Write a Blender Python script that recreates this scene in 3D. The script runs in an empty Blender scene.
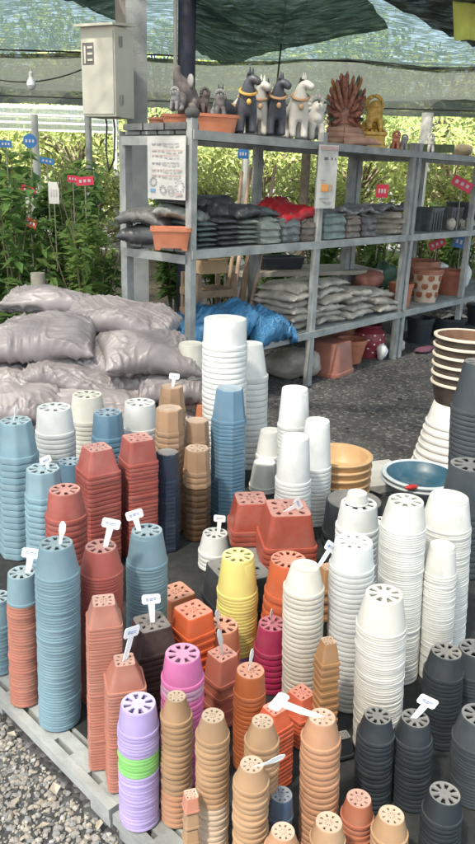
import bpy, math, random
from math import sin, cos, pi, radians as rad, sqrt
from mathutils import Vector, Matrix, noise, Quaternion
random.seed(7)
scene = bpy.context.scene
C = scene.collection

# stacks of flower pots: id, x, y, top z, rim radius, base radius, pot height, nesting pitch, count, section, turn, colour, drain holes, where
STACKS = [
('B1', -0.427, 1.568, 0.595, 0.0545, 0.04, 0.081, 0.00814, 55, 'r', 0.0, 'steel', 'slots', 0.0291, 'tall steel blue round stack at the pallet edge'),
('B2', -0.34, 1.661, 0.54, 0.0565, 0.0398, 0.072, 0.00873, 46, 'r', 0.0, 'red', 'slots', 0.0174, 'red round stack right of the steel blue one'),
('B3', -0.238, 1.786, 0.525, 0.0575, 0.0424, 0.097, 0.0093, 39, 'r', 0.0, 'steel', 'slots', 0.0053, 'steel blue round stack behind dark brown square pots'),
('B4', -0.539, 1.642, 0.468, 0.0425, 0.0348, 0.081, 0.00891, 36, 'r', 0.0, 'steel', 'slots', 0.0381, 'terracotta stack with a blue cap at the left'),
('B5', -0.657, 1.77, 0.309, 0.045, 0.0366, 0.086, 0.01136, 14, 'r', 0.0, 'steel', 'slots', 0.0447, 'blue stack cut by the left photo edge'),
('A1', -0.787, 2.451, 0.601, 0.075, 0.0554, 0.144, 0.02549, 16, 'o', 12.0, 'sky', 'slots', 0.0397, 'pale blue faceted stack at far left'),
('A2', -0.709, 2.677, 0.582, 0.0775, 0.0639, 0.109, 0.01988, 21, 'r', 0.0, 'white', 'slots', 0.0296, 'leftmost white stack in front of the soil sacks'),
('A3', -0.653, 3.019, 0.535, 0.0825, 0.063, 0.124, 0.02099, 17, 'r', 0.0, 'cream', 'slots', 0.0209, 'greyish stack between white ones before the soil sacks'),
('A4', -0.515, 2.739, 0.548, 0.0675, 0.0556, 0.111, 0.02129, 18, 'o', 10.0, 'denim', 'slots', 0.0156, 'blue faceted stack between two white stacks'),
('A5', -0.409, 2.889, 0.547, 0.075, 0.0625, 0.124, 0.02175, 17, 'r', 0.0, 'white', 'slots', 0.0071, 'white stack right of the blue faceted stack'),
('A6', -0.485, 2.375, 0.538, 0.0654, 0.0425, 0.096, 0.01667, 23, 's', 35.0, 'red', 'dots', 0.0182, 'red square stack with the lower top of two'),
('A7', -0.357, 2.463, 0.547, 0.0607, 0.0472, 0.095, 0.0151, 26, 's', 30.0, 'red', 'dots', 0.0076, 'red square stack with the higher top of two'),
('A8', -0.662, 2.315, 0.476, 0.069, 0.0569, 0.109, 0.02249, 14, 'o', 5.0, 'sky', 'slots', 0.0325, 'pale blue faceted stack behind the red round pots'),
('A9', -0.63, 2.568, 0.403, 0.061, 0.0457, 0.094, 0.02123, 12, 'r', 0.0, 'denim', 'slots', 0.0254, 'small denim blue stack behind the red square stack'),
('A10', -0.516, 2.026, 0.531, 0.064, 0.0472, 0.094, 0.02013, 19, 'r', 0.0, 'red', 'slots', 0.0267, 'red round stack behind the tall steel blue stack'),
('C1', -0.292, 1.441, 0.522, 0.0407, 0.0257, 0.056, 0.00815, 49, 's', 14.0, 'terra', 'dots', 0.0166, 'tall slim terracotta square stack at the pallet edge'),
('C2', -0.236, 1.377, 0.409, 0.0453, 0.0232, 0.062, 0.0085, 33, 's', 16.0, 'terra', 'dots', 0.0111, 'shorter terracotta square stack behind the lilac pots'),
('C3', -0.201, 1.585, 0.37, 0.0547, 0.0404, 0.075, 0.01572, 15, 's', 28.0, 'brown', 'dots', 0.0039, 'dark brown square stack'),
('C4', -0.107, 1.394, 0.42, 0.05, 0.0398, 0.07, 0.01377, 21, 'r', 0.0, 'pink', 'slots', -0.0043, 'bright pink round stack'),
('C5', -0.191, 1.265, 0.387, 0.0445, 0.0371, 0.06, 0.00868, 30, 'r', 0.0, 'lilac', 'slots', 0.0076, 'lilac stack with a lime green band'),
('D1', -0.109, 1.272, 0.402, 0.035, 0.0202, 0.053, 0.01524, 19, 'r', 0.0, 'tan', 'dots', -0.0027, 'slim tan stack right of the lilac stack'),
('D2', -0.03, 1.188, 0.428, 0.035, 0.023, 0.05, 0.01445, 22, 'r', 0.0, 'tan', 'dots', -0.0122, 'slim tan stack under the coral square pots'),
('D3', -0.068, 1.137, 0.277, 0.0159, 0.0131, 0.036, 0.04161, 5, 's', 20.0, 'tanpink', 'dots', -0.0064, 'tiny tan stack between two slim tan stacks'),
('D4', 0.069, 1.185, 0.42, 0.036, 0.022, 0.052, 0.01465, 21, 'r', 0.0, 'tan', 'dots', -0.0252, 'tan stack behind the small slate blue pot'),
('D5', 0.047, 1.095, 0.398, 0.035, 0.0227, 0.045, 0.01465, 20, 'r', 0.0, 'tan', 'dots', -0.0223, 'slim tan stack left of the slate pot'),
('D6', 0.189, 1.203, 0.419, 0.0415, 0.0273, 0.058, 0.01588, 19, 'r', 0.0, 'peach', 'dots', -0.0408, 'peach tan stack with a white label across it'),
('D7', 0.049, 1.439, 0.346, 0.039, 0.0331, 0.063, 0.013, 17, 'r', 0.0, 'rust', 'dots', -0.022, 'rust orange round stack with a white label'),
('D8', 0.113, 1.16, 0.261, 0.0275, 0.0224, 0.055, 0.06571, 3, 'r', 0.0, 'slate', 'dots', -0.0302, 'small slate blue stack'),
('D9', 0.108, 1.024, 0.312, 0.034, 0.0221, 0.044, 0.01486, 14, 'r', 0.0, 'peach', 'dots', -0.0307, 'peach stack lowest down under the slate pot'),
('D10', 0.196, 1.061, 0.299, 0.035, 0.0255, 0.045, 0.01491, 13, 'r', 0.0, 'tan', 'dots', -0.0427, 'bottom tan stack left of the clay one'),
('D11', 0.273, 1.171, 0.246, 0.035, 0.0257, 0.049, 0.01523, 9, 'r', 0.0, 'clay', 'dots', -0.0505, 'clay brown stack at the bottom beside black pots'),
('D12', 0.326, 1.113, 0.266, 0.0375, 0.0257, 0.048, 0.01587, 10, 'r', 0.0, 'tan', 'dots', -0.0591, 'tan stack at the bottom under the black pots'),
('E1', 0.108, 1.38, 0.289, 0.0346, 0.0216, 0.047, 0.01187, 15, 's', 40.0, 'orange', 'dots', -0.0286, 'lower small orange square stack beside the cream stack'),
('E2', 0.185, 1.539, 0.207, 0.043, 0.0263, 0.059, 0.01223, 7, 's', 40.0, 'orange', 'dots', -0.0355, 'upper small orange square stack before the cream stack'),
('E3', -0.02, 1.584, 0.284, 0.0374, 0.0301, 0.083, 0.042, 4, 's', 40.0, 'coral', 'dots', -0.0146, 'coral square stack with a long white label'),
('E4', -0.024, 1.704, 0.286, 0.052, 0.0438, 0.082, 0.043, 4, 'r', 0.0, 'salmon', 'slots', -0.0146, 'salmon round stack behind the coral square pots'),
('E5', -0.101, 1.651, 0.368, 0.0467, 0.0394, 0.064, 0.02547, 10, 's', 38.0, 'vivid', 'dots', -0.0069, 'vivid orange square stack'),
('E6', -0.177, 1.999, 0.204, 0.0561, 0.0472, 0.077, 0.02612, 3, 's', 38.0, 'amber', 'dots', -0.0024, 'amber square stack behind the vivid orange one'),
('E7', 0.114, 1.733, 0.278, 0.05, 0.0389, 0.085, 0.01969, 7, 'r', 0.0, 'magenta', 'slots', -0.0278, 'magenta round stack beside the cream stack'),
('E8', 0.014, 1.844, 0.426, 0.06, 0.0457, 0.117, 0.01062, 23, 'r', 0.0, 'yellow', 'slots', -0.0188, 'yellow round stack'),
('E9', -0.069, 2.398, 0.206, 0.0625, 0.046, 0.08, 0.01693, 4, 'r', 0.0, 'white', 'slots', -0.0127, 'small white stack behind the black square pot'),
('E10', 0.017, 2.004, 0.291, 0.0935, 0.0818, 0.128, 0.04405, 3, 's', 28.0, 'black', 'dots', -0.0188, 'big black square stack behind the yellow pots'),
('E11a', 0.054, 2.381, 0.359, 0.0771, 0.0553, 0.117, 0.01943, 3, 's', 8.0, 'brick', 'dots', -0.022, 'left one of two wide red square stacks'),
('E11b', 0.177, 2.241, 0.394, 0.0935, 0.0697, 0.128, 0.02095, 4, 's', 8.0, 'brick', 'dots', -0.0318, 'right one of two wide red square stacks'),
('E12', 0.164, 1.822, 0.431, 0.065, 0.0509, 0.112, 0.03046, 9, 'r', 0.0, 'rustor', 'bigslots', -0.0329, 'orange round stack behind the cream stack'),
('E13', 0.183, 1.652, 0.507, 0.054, 0.0373, 0.069, 0.0145, 26, 'r', 0.0, 'cream2', 'solid', -0.0363, 'cream ribbed stack in the middle'),
('E14', 0.235, 1.507, 0.388, 0.0262, 0.0159, 0.061, 0.02099, 13, 's', 20.0, 'tanbr', 'dots', -0.0424, 'small tan square stack right of the cream one'),
('E14b', 0.306, 2.089, 0.26, 0.0364, 0.0213, 0.081, 0.03464, 4, 's', 20.0, 'tanbr', 'dots', -0.0424, 'tan square stack half hidden behind cream pots'),
('E15', 0.38, 2.05, 0.506, 0.068, 0.0556, 0.087, 0.0202, 18, 'r', 0.0, 'white', 'slots', -0.0506, 'white stack carrying a tiny cream pot'),
('E15f', 0.306, 1.684, 0.566, 0.0595, 0.0492, 0.076, 0.01481, 29, 'r', 0.0, 'white', 'dots', -0.049, 'white ribbed stack right of the cream one'),
('E16', 0.459, 1.806, 0.631, 0.0625, 0.0476, 0.08, 0.00711, 68, 'r', 0.0, 'ivory', 'slots', -0.0628, 'ivory stack with slotted top beside the blue bowl'),
('E17', 0.521, 2.319, 0.311, 0.0635, 0.0476, 0.086, 0.01155, 14, 'r', 0.0, 'ivory', 'slots', -0.0569, 'ivory stack peeking out left behind another ivory stack'),
('E18', 0.623, 1.959, 0.579, 0.0735, 0.0559, 0.094, 0.0076, 55, 'r', 0.0, 'ivory', 'solid', -0.0741, 'wide ivory stack with a smooth round top'),
('E19', 0.573, 1.799, 0.502, 0.047, 0.0346, 0.084, 0.00747, 47, 'r', 0.0, 'ivory', 'solid', -0.0726, 'slim ivory stack before the wide ivory one'),
('E20', 0.359, 1.518, 0.517, 0.061, 0.0443, 0.088, 0.00668, 54, 'r', 0.0, 'ivory2', 'slots', -0.0569, 'thick ivory stack nearest the black pots'),
('F1', 0.331, 1.332, 0.319, 0.0425, 0.0302, 0.054, 0.01262, 16, 'r', 0.0, 'black', 'slots', -0.0554, 'black stack left of the labelled black one'),
('F2', 0.42, 1.343, 0.305, 0.044, 0.0316, 0.056, 0.01242, 15, 'r', 0.0, 'black', 'slots', -0.0654, 'black stack holding a tilted white label'),
('F3', 0.535, 1.542, 0.342, 0.05, 0.0375, 0.066, 0.01185, 18, 'r', 0.0, 'black', 'slots', -0.0734, 'tall black stack behind the labelled one'),
('F4', 0.449, 1.184, 0.253, 0.0425, 0.0321, 0.054, 0.01233, 11, 'r', 0.0, 'black', 'slots', -0.0728, 'black stack lowest in the right corner'),
('F5', 0.571, 1.367, 0.298, 0.055, 0.0413, 0.07, 0.00849, 19, 'r', 0.0, 'char', 'slots', -0.0821, 'charcoal stack cut by the right photo edge'),
('F6', 0.647, 1.648, 0.279, 0.056, 0.0427, 0.072, 0.00942, 15, 'r', 0.0, 'char', 'slots', -0.081, 'charcoal stack behind the tall black one'),
('F7', 0.289, 1.472, 0.136, 0.0234, 0.014, 0.056, 0.02659, 1, 's', 20.0, 'black', 'dots', -0.0466, 'thin black square stack before the white ribbed one'),
('F8', 0.935, 2.76, 0.796, 0.105, 0.0739, 0.198, 0.0201, 27, 'r', 0.0, 'grey2', 'slots', -0.0829, 'large grey black stack near the striped pots'),
('F9', 0.827, 2.437, 0.495, 0.09, 0.072, 0.182, 0.0238, 11, 'r', 0.0, 'grey2', 'slots', -0.0792, 'large dark stack beside the blue bowl'),
('G1', -0.069, 3.135, 0.865, 0.1, 0.092, 0.128, 0.02452, 28, 'r', 0.0, 'pure', 'solid', -0.0154, 'broad white tub stack tallest by the shelf'),
('G2', -0.243, 3.524, 0.662, 0.089, 0.0593, 0.165, 0.03017, 15, 'r', 0.0, 'cream', 'solid', -0.0064, 'cream white stack left of the broad white tubs'),
('G3', 0.047, 3.417, 0.696, 0.091, 0.0575, 0.179, 0.02946, 16, 'r', 0.0, 'white', 'solid', -0.022, 'white stack right of the broad white tubs'),
('G4', -0.039, 2.814, 0.642, 0.0725, 0.0544, 0.137, 0.01591, 28, 'o', 15.0, 'denim', 'solid', -0.0164, 'tall denim blue faceted stack before the white tubs'),
('G5', -0.293, 3.069, 0.569, 0.0615, 0.0483, 0.114, 0.02713, 15, 'o', 0.0, 'tan2', 'solid', -0.0014, 'tan stack with a label at its top'),
('G6', -0.266, 2.671, 0.595, 0.056, 0.0502, 0.103, 0.0245, 18, 'o', 0.0, 'tan2', 'solid', -0.0006, 'tan stack below the labelled tan one'),
('G7', -0.162, 2.752, 0.522, 0.052, 0.044, 0.092, 0.02088, 18, 'o', 0.0, 'tan2', 'solid', -0.008, 'tan stack left of the denim stack set back'),
('G8', -0.153, 2.62, 0.453, 0.054, 0.0463, 0.103, 0.02499, 12, 'o', 0.0, 'tan2', 'dots', -0.008, 'tan over brown stack left of the denim stack'),
('G9', -0.167, 3.39, 0.391, 0.044, 0.0342, 0.089, 0.03241, 8, 'r', 0.0, 'orange2', 'solid', -0.0098, 'tiny orange stack against the white tubs'),
('G10', -0.258, 2.521, 0.471, 0.0465, 0.0409, 0.118, 0.01634, 18, 'o', 0.0, 'navy', 'solid', -0.0, 'navy black stack under the tan ones'),
('H1', 0.235, 2.967, 0.607, 0.07, 0.0552, 0.174, 0.01791, 21, 'r', 0.0, 'pure', 'solid', -0.0337, 'tallest white stack before the gravel path'),
('H2', 0.318, 2.798, 0.523, 0.069, 0.0487, 0.209, 0.0171, 15, 'r', 0.0, 'pure', 'solid', -0.0395, 'white stack next to the tan bowls'),
('H3', 0.215, 2.588, 0.526, 0.07, 0.0511, 0.184, 0.01572, 18, 'r', 0.0, 'pure', 'solid', -0.0337, 'white stack behind the right red square pots'),
('H4', 0.153, 3.2, 0.334, 0.07, 0.0467, 0.133, 0.02515, 6, 'r', 0.0, 'white', 'solid', -0.0273, 'pale white stack left behind two taller white ones'),
('H5', 0.128, 3.107, 0.209, 0.069, 0.0506, 0.12, 0.01448, 2, 'r', 0.0, 'white', 'solid', -0.0257, 'short white stack above the left red square pots'),
('BL', 0.458, 2.601, 0.264, 0.1175, 0.1081, 0.15, 0.03819, 2, 'r', 0.0, 'black', 'solid', -0.049, 'broad black stack behind the white ribbed pots'),
]
# which pots of each stack stand as objects of their own (those that show largest in the photograph)
KEEP = {'A1': [0, 1, 2, 3, 4, 5, 6, 7, 8, 9, 10, 11, 12, 13, 14, 15], 'A10': [0, 1, 2], 'A2': [0, 1, 2, 3, 4], 'A3': [0], 'A4': [0], 'A5': [0], 'A6': [0, 1, 2, 3, 4, 5, 6, 7], 'A7': [0, 2, 3, 5, 6, 8, 9], 'A8': [0, 1], 'A9': [0], 'B1': [0, 1, 6], 'B2': [0, 1], 'B3': [0, 1], 'B4': [0], 'B5': [0], 'BL': [0], 'C1': [0], 'C2': [0], 'C3': [0, 1], 'C4': [0, 1], 'C5': [0, 1, 2, 5, 8, 10, 12, 14, 18, 29], 'D1': [0, 1, 2, 3, 4, 5, 6, 7, 8, 9, 10, 11, 12], 'D10': [0], 'D11': [0, 1, 2], 'D12': [0], 'D2': [0, 1, 2, 3, 4, 5, 6, 7, 8, 9, 10, 11, 12, 13, 14, 16, 17], 'D3': [0, 1, 2], 'D4': [0, 1], 'D5': [0, 1, 2, 3, 4, 5, 6, 7, 8], 'D6': [0, 1, 2, 3, 4, 5, 6, 7, 8, 9, 10], 'D7': [0, 1, 2], 'D8': [0], 'D9': [0], 'E1': [0], 'E10': [0], 'E10b': [0], 'E11a': [0, 1, 2], 'E11b': [0, 1], 'E12': [0, 1], 'E13': [0, 1, 2, 3, 4, 5, 6, 7, 8, 9, 10, 11, 12, 13, 14, 15, 16, 17, 18], 'E14': [0, 1, 2, 3], 'E14b': [0], 'E15': [0], 'E15f': [0, 1, 2, 3, 4, 5, 6, 7, 8, 9, 11, 13], 'E16': [0, 1], 'E17': [0], 'E18': [0, 1], 'E19': [0, 1], 'E2': [0], 'E20': [0, 1, 15], 'E3': [0, 1, 2], 'E4': [0], 'E5': [0, 1], 'E6': [0], 'E7': [0, 1], 'E8': [0, 1, 2], 'E9': [0], 'F1': [0, 1, 2, 3, 4, 5, 6, 7, 8, 9, 10], 'F2': [0, 1, 2, 3, 4, 5, 6, 7, 8, 9, 10, 11], 'F3': [0, 1, 2, 3, 4], 'F4': [0, 1, 2, 3], 'F5': [0], 'F6': [0], 'F7': [0], 'F8': [0], 'F9': [0], 'G1': [0, 1, 2, 3, 4, 5, 6, 7], 'G10': [0, 1], 'G2': [0], 'G3': [0], 'G4': [0], 'G5': [0], 'G6': [0, 1, 2], 'G7': [0], 'G8': [0, 1, 2, 3, 4, 5, 6, 7, 8, 9], 'G9': [0], 'H1': [0, 1], 'H2': [0, 1], 'H3': [0], 'H4': [0], 'H5': [0]}
# ------------------------------------------------------------------ helpers
def tag(o, label=None, cat=None, group=None, kind=None):
    if label: o['label'] = label
    if cat: o['category'] = cat
    if group: o['group'] = group
    if kind: o['kind'] = kind
    return o

class MB:
    def __init__(s): s.v = []; s.f = []
    def add(s, vs, fs):
        n = len(s.v); s.v += [tuple(v) for v in vs]; s.f += [tuple(i + n for i in f) for f in fs]
    def box(s, c, d, rz=0, M=None):
        hx, hy, hz = d[0]/2, d[1]/2, d[2]/2
        vs = []
        for z in (-hz, hz):
            for x, y in ((-hx, -hy), (hx, -hy), (hx, hy), (-hx, hy)):
                p = Vector((x, y, z))
                if rz: p = Vector((x*cos(rz) - y*sin(rz), x*sin(rz) + y*cos(rz), z))
                if M: p = M @ p
                vs.append(p + Vector(c))
        s.add(vs, [(3,2,1,0),(4,5,6,7),(0,1,5,4),(1,2,6,5),(2,3,7,6),(3,0,4,7)])
    def bar(s, a, b, w, h=None, up=(0,0,1)):
        a, b = Vector(a), Vector(b); h = h or w
        d = (b - a); L = d.length; d.normalize()
        u = Vector(up)
        if abs(d.dot(u)) > .98: u = Vector((1,0,0))
        x = d.cross(u).normalized(); y = x.cross(d).normalized()
        vs = [p + x*sx*w/2 + y*sy*h/2 for p in (a, b) for sx, sy in ((-1,-1),(1,-1),(1,1),(-1,1))]
        s.add(vs, [(0,1,2,3),(7,6,5,4),(4,5,1,0),(5,6,2,1),(6,7,3,2),(7,4,0,3)])
    def tube(s, pts, rads, seg=10, cap=True):
        pts = [Vector(p) for p in pts]
        if not hasattr(rads, '__len__'): rads = [rads]*len(pts)
        n0 = len(s.v); vs = []; px = None
        for i, p in enumerate(pts):
            d = (pts[min(i+1, len(pts)-1)] - pts[max(i-1, 0)]).normalized()
            if px is None:
                px = d.orthogonal().normalized()
            px = (px - d*px.dot(d)).normalized(); py = d.cross(px)
            for k in range(seg):
                a = 2*pi*k/seg; vs.append(p + (px*cos(a) + py*sin(a))*rads[i])
        fs = []
        for i in range(len(pts)-1):
            for k in range(seg):
                k2 = (k+1) % seg
                fs.append((i*seg+k, i*seg+k2, (i+1)*seg+k2, (i+1)*seg+k))
        if cap:
            fs.append(tuple(reversed(range(seg)))); fs.append(tuple((len(pts)-1)*seg+k for k in range(seg)))
        s.add(vs, fs)
    def lathe(s, prof, seg=40, cs=None, c=(0,0,0), cap_bottom=False):
        vs = []; fs = []
        for r, z in prof:
            for k in range(seg):
                a = 2*pi*k/seg; q = r*(cs(a) if cs else 1)
                vs.append((c[0]+q*cos(a), c[1]+q*sin(a), c[2]+z))
        for i in range(len(prof)-1):
            for k in range(seg):
                k2 = (k+1) % seg
                fs.append((i*seg+k, i*seg+k2, (i+1)*seg+k2, (i+1)*seg+k))
        if cap_bottom: fs.append(tuple(range(seg)))
        s.add(vs, fs)
    def ball(s, c, r, sc=(1,1,1), seg=12, rings=8, M=None):
        vs = []; fs = []
        for i in range(rings+1):
            t = pi*i/rings
            for k in range(seg):
                a = 2*pi*k/seg
                p = Vector((r*sc[0]*sin(t)*cos(a), r*sc[1]*sin(t)*sin(a), r*sc[2]*cos(t)))
                if M: p = M @ p
                vs.append(p + Vector(c))
        for i in range(rings):
            for k in range(seg):
                k2 = (k+1) % seg
                fs.append((i*seg+k, (i+1)*seg+k, (i+1)*seg+k2, i*seg+k2))
        s.add(vs, fs)
    def mesh(s, name, mat, smooth=True, sharp=35):
        me = bpy.data.meshes.new(name); me.from_pydata(s.v, [], s.f); me.update()
        if mat:
            for m in (mat if isinstance(mat, (list, tuple)) else [mat]): me.materials.append(m)
        if smooth:
            me.polygons.foreach_set('use_smooth', [True]*len(me.polygons))
            if sharp: me.set_sharp_from_angle(angle=rad(sharp))
        return me
    def build(s, name, mat, parent=None, loc=None, rz=0, smooth=True, sharp=35):
        return link(name, s.mesh(name, mat, smooth, sharp), parent, loc, rz)

def link(name, me, parent=None, loc=None, rz=0):
    o = bpy.data.objects.new(name, me); C.objects.link(o)
    if parent: o.parent = parent
    if loc is not None: o.location = loc
    if rz: o.rotation_euler = (0, 0, rz)
    return o
def empty(name, loc, rz=0):
    o = bpy.data.objects.new(name, None); C.objects.link(o); o.location = loc; o.rotation_euler = (0,0,rz)
    o.empty_display_size = .05
    return o
def copy_tree(o, parent=None):
    c = o.copy(); C.objects.link(c)
    if parent: c.parent = parent
    for ch in [x for x in KIDS.get(o.name, [])]: copy_tree(ch, c)
    return c
KIDS = {}

# ------------------------------------------------------------------ materials
MATS = {}
def mat(name, col, rough=.5, var=.12, scale=18, bump=0, bscale=120, metal=0, spec=.5, rnd=.10, sss=0, dust=0, col2=None, coat=0, sheen=0):
    if name in MATS: return MATS[name]
    m = bpy.data.materials.new(name); m.use_nodes = True; nt = m.node_tree; N = nt.nodes; L = nt.links
    b = N['Principled BSDF']
    tc = N.new('ShaderNodeTexCoord'); oi = N.new('ShaderNodeObjectInfo')
    n1 = N.new('ShaderNodeTexNoise'); n1.inputs['Scale'].default_value = scale; n1.inputs['Detail'].default_value = 6
    off = N.new('ShaderNodeVectorMath'); off.operation = 'ADD'
    mul = N.new('ShaderNodeMath'); mul.operation = 'MULTIPLY'; mul.inputs[1].default_value = 37
    L.new(oi.outputs['Random'], mul.inputs[0])
    L.new(tc.outputs['Object'], off.inputs[0]); L.new(mul.outputs[0], off.inputs[1]); L.new(off.outputs[0], n1.inputs['Vector'])
    mix = N.new('ShaderNodeMix'); mix.data_type = 'RGBA'
    c1 = [max(0, c*(1-var)) for c in col]; c2 = [min(1, c*(1+var)) for c in (col2 or col)]
    mix.inputs['A'].default_value = (*c1, 1); mix.inputs['B'].default_value = (*c2, 1)
    rp = N.new('ShaderNodeMapRange'); rp.inputs['From Min'].default_value = .3; rp.inputs['From Max'].default_value = .7
    L.new(n1.outputs['Fac'], rp.inputs['Value']); L.new(rp.outputs[0], mix.inputs['Factor'])
    out = mix.outputs['Result']
    hsv = N.new('ShaderNodeHueSaturation')
    mr = N.new('ShaderNodeMapRange'); mr.inputs['To Min'].default_value = 1-rnd; mr.inputs['To Max'].default_value = 1+rnd
    L.new(oi.outputs['Random'], mr.inputs['Value']); L.new(mr.outputs[0], hsv.inputs['Value']); L.new(out, hsv.inputs['Color'])
    out = hsv.outputs['Color']
    if dust:
        n3 = N.new('ShaderNodeTexNoise'); n3.inputs['Scale'].default_value = 9; n3.inputs['Detail'].default_value = 8; n3.inputs['Roughness'].default_value = .7
        L.new(off.outputs[0], n3.inputs['Vector'])
        r3 = N.new('ShaderNodeMapRange'); r3.inputs['From Min'].default_value = .46; r3.inputs['From Max'].default_value = .8; r3.inputs['To Max'].default_value = dust
        L.new(n3.outputs['Fac'], r3.inputs['Value'])
        m3 = N.new('ShaderNodeMix'); m3.data_type = 'RGBA'; m3.inputs['B'].default_value = (.42,.38,.33,1)
        L.new(r3.outputs[0], m3.inputs['Factor']); L.new(out, m3.inputs['A']); out = m3.outputs['Result']
    L.new(out, b.inputs['Base Color'])
    b.inputs['Roughness'].default_value = rough; b.inputs['Metallic'].default_value = metal
    b.inputs['Specular IOR Level'].default_value = spec
    if coat: b.inputs['Coat Weight'].default_value = coat; b.inputs['Coat Roughness'].default_value = .15
    if sss:
        b.inputs['Subsurface Weight'].default_value = sss; b.inputs['Subsurface Radius'].default_value = (.02,.02,.018); b.inputs['Subsurface Scale'].default_value = .5
    if bump:
        n2 = N.new('ShaderNodeTexNoise'); n2.inputs['Scale'].default_value = bscale; n2.inputs['Detail'].default_value = 5
        L.new(off.outputs[0], n2.inputs['Vector'])
        bp = N.new('ShaderNodeBump'); bp.inputs['Strength'].default_value = bump; bp.inputs['Distance'].default_value = .01
        L.new(n2.outputs['Fac'], bp.inputs['Height']); L.new(bp.outputs[0], b.inputs['Normal'])
    MATS[name] = m
    return m
def leaf_mat(name, dark, light, trans=.45):
    m = bpy.data.materials.new(name); m.use_nodes = True; nt = m.node_tree; N = nt.nodes; L = nt.links
    N.remove(N['Principled BSDF'])
    g = N.new('ShaderNodeNewGeometry'); tc = N.new('ShaderNodeTexCoord')
    n1 = N.new('ShaderNodeTexNoise'); n1.inputs['Scale'].default_value = 1.1; n1.inputs['Detail'].default_value = 3
    L.new(tc.outputs['Object'], n1.inputs['Vector'])
    ad = N.new('ShaderNodeMath'); ad.operation = 'ADD'; L.new(g.outputs['Random Per Island'], ad.inputs[0]); L.new(n1.outputs['Fac'], ad.inputs[1])
    mr = N.new('ShaderNodeMapRange'); mr.inputs['From Min'].default_value = .35; mr.inputs['From Max'].default_value = 1.5
    L.new(ad.outputs[0], mr.inputs['Value'])
    mix = N.new('ShaderNodeMix'); mix.data_type = 'RGBA'; mix.inputs['A'].default_value = (*dark,1); mix.inputs['B'].default_value = (*light,1)
    L.new(mr.outputs[0], mix.inputs['Factor'])
    p = N.new('ShaderNodeBsdfPrincipled'); p.inputs['Roughness'].default_value = .45
    L.new(mix.outputs['Result'], p.inputs['Base Color'])
    t = N.new('ShaderNodeBsdfTranslucent')
    hs = N.new('ShaderNodeHueSaturation'); hs.inputs['Hue'].default_value = .47; hs.inputs['Value'].default_value = 1.7; L.new(mix.outputs['Result'], hs.inputs['Color']); L.new(hs.outputs[0], t.inputs['Color'])
    ms = N.new('ShaderNodeMixShader'); ms.inputs[0].default_value = trans
    L.new(p.outputs[0], ms.inputs[1]); L.new(t.outputs[0], ms.inputs[2]); L.new(ms.outputs[0], N['Material Output'].inputs['Surface'])
    return m
def net_mat(name, col, hole, wscale=(60, 3), trans=.7, patch=.35, streak=1.0, rot=.18):
    """woven shade cloth: real see-through between the threads"""
    m = bpy.data.materials.new(name); m.use_nodes = True; nt = m.node_tree; N = nt.nodes; L = nt.links
    N.remove(N['Principled BSDF'])
    tc = N.new('ShaderNodeTexCoord')
    mp = N.new('ShaderNodeMapping'); mp.inputs['Scale'].default_value = (wscale[0], wscale[1], 1); mp.inputs['Rotation'].default_value = (0,0,rot)
    L.new(tc.outputs['Object'], mp.inputs['Vector'])
    n1 = N.new('ShaderNodeTexNoise'); n1.inputs['Scale'].default_value = 1; n1.inputs['Detail'].default_value = 5; n1.inputs['Roughness'].default_value = .7
    L.new(mp.outputs[0], n1.inputs['Vector'])
    n2 = N.new('ShaderNodeTexNoise'); n2.inputs['Scale'].default_value = .9; n2.inputs['Detail'].default_value = 5
    L.new(tc.outputs['Object'], n2.inputs['Vector'])
    a = N.new('ShaderNodeMath'); a.operation = 'MULTIPLY_ADD'; a.inputs[1].default_value = patch; a.inputs[2].default_value = hole - patch*.5
    L.new(n2.outputs['Fac'], a.inputs[0])
    cmp_ = N.new('ShaderNodeMapRange'); cmp_.inputs['From Min'].default_value = .42; cmp_.inputs['From Max'].default_value = .62; cmp_.inputs['To Min'].default_value = -.12*streak; cmp_.inputs['To Max'].default_value = .3*streak
    L.new(n1.outputs['Fac'], cmp_.inputs['Value'])
    s = N.new('ShaderNodeMath'); s.operation = 'ADD'; s.use_clamp = True; L.new(a.outputs[0], s.inputs[0]); L.new(cmp_.outputs[0], s.inputs[1])
    d = N.new('ShaderNodeBsdfDiffuse'); d.inputs['Color'].default_value = (*col,1)
    t = N.new('ShaderNodeBsdfTranslucent'); t.inputs['Color'].default_value = (*[min(1,c*1.5) for c in col],1)
    m1 = N.new('ShaderNodeMixShader'); m1.inputs[0].default_value = trans; L.new(d.outputs[0], m1.inputs[1]); L.new(t.outputs[0], m1.inputs[2])
    tr = N.new('ShaderNodeBsdfTransparent'); tr.inputs['Color'].default_value = (1,.98,.90,1)
    m2 = N.new('ShaderNodeMixShader'); L.new(s.outputs[0], m2.inputs[0]); L.new(m1.outputs[0], m2.inputs[1]); L.new(tr.outputs[0], m2.inputs[2])
    L.new(m2.outputs[0], N['Material Output'].inputs['Surface'])
    return m
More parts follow.
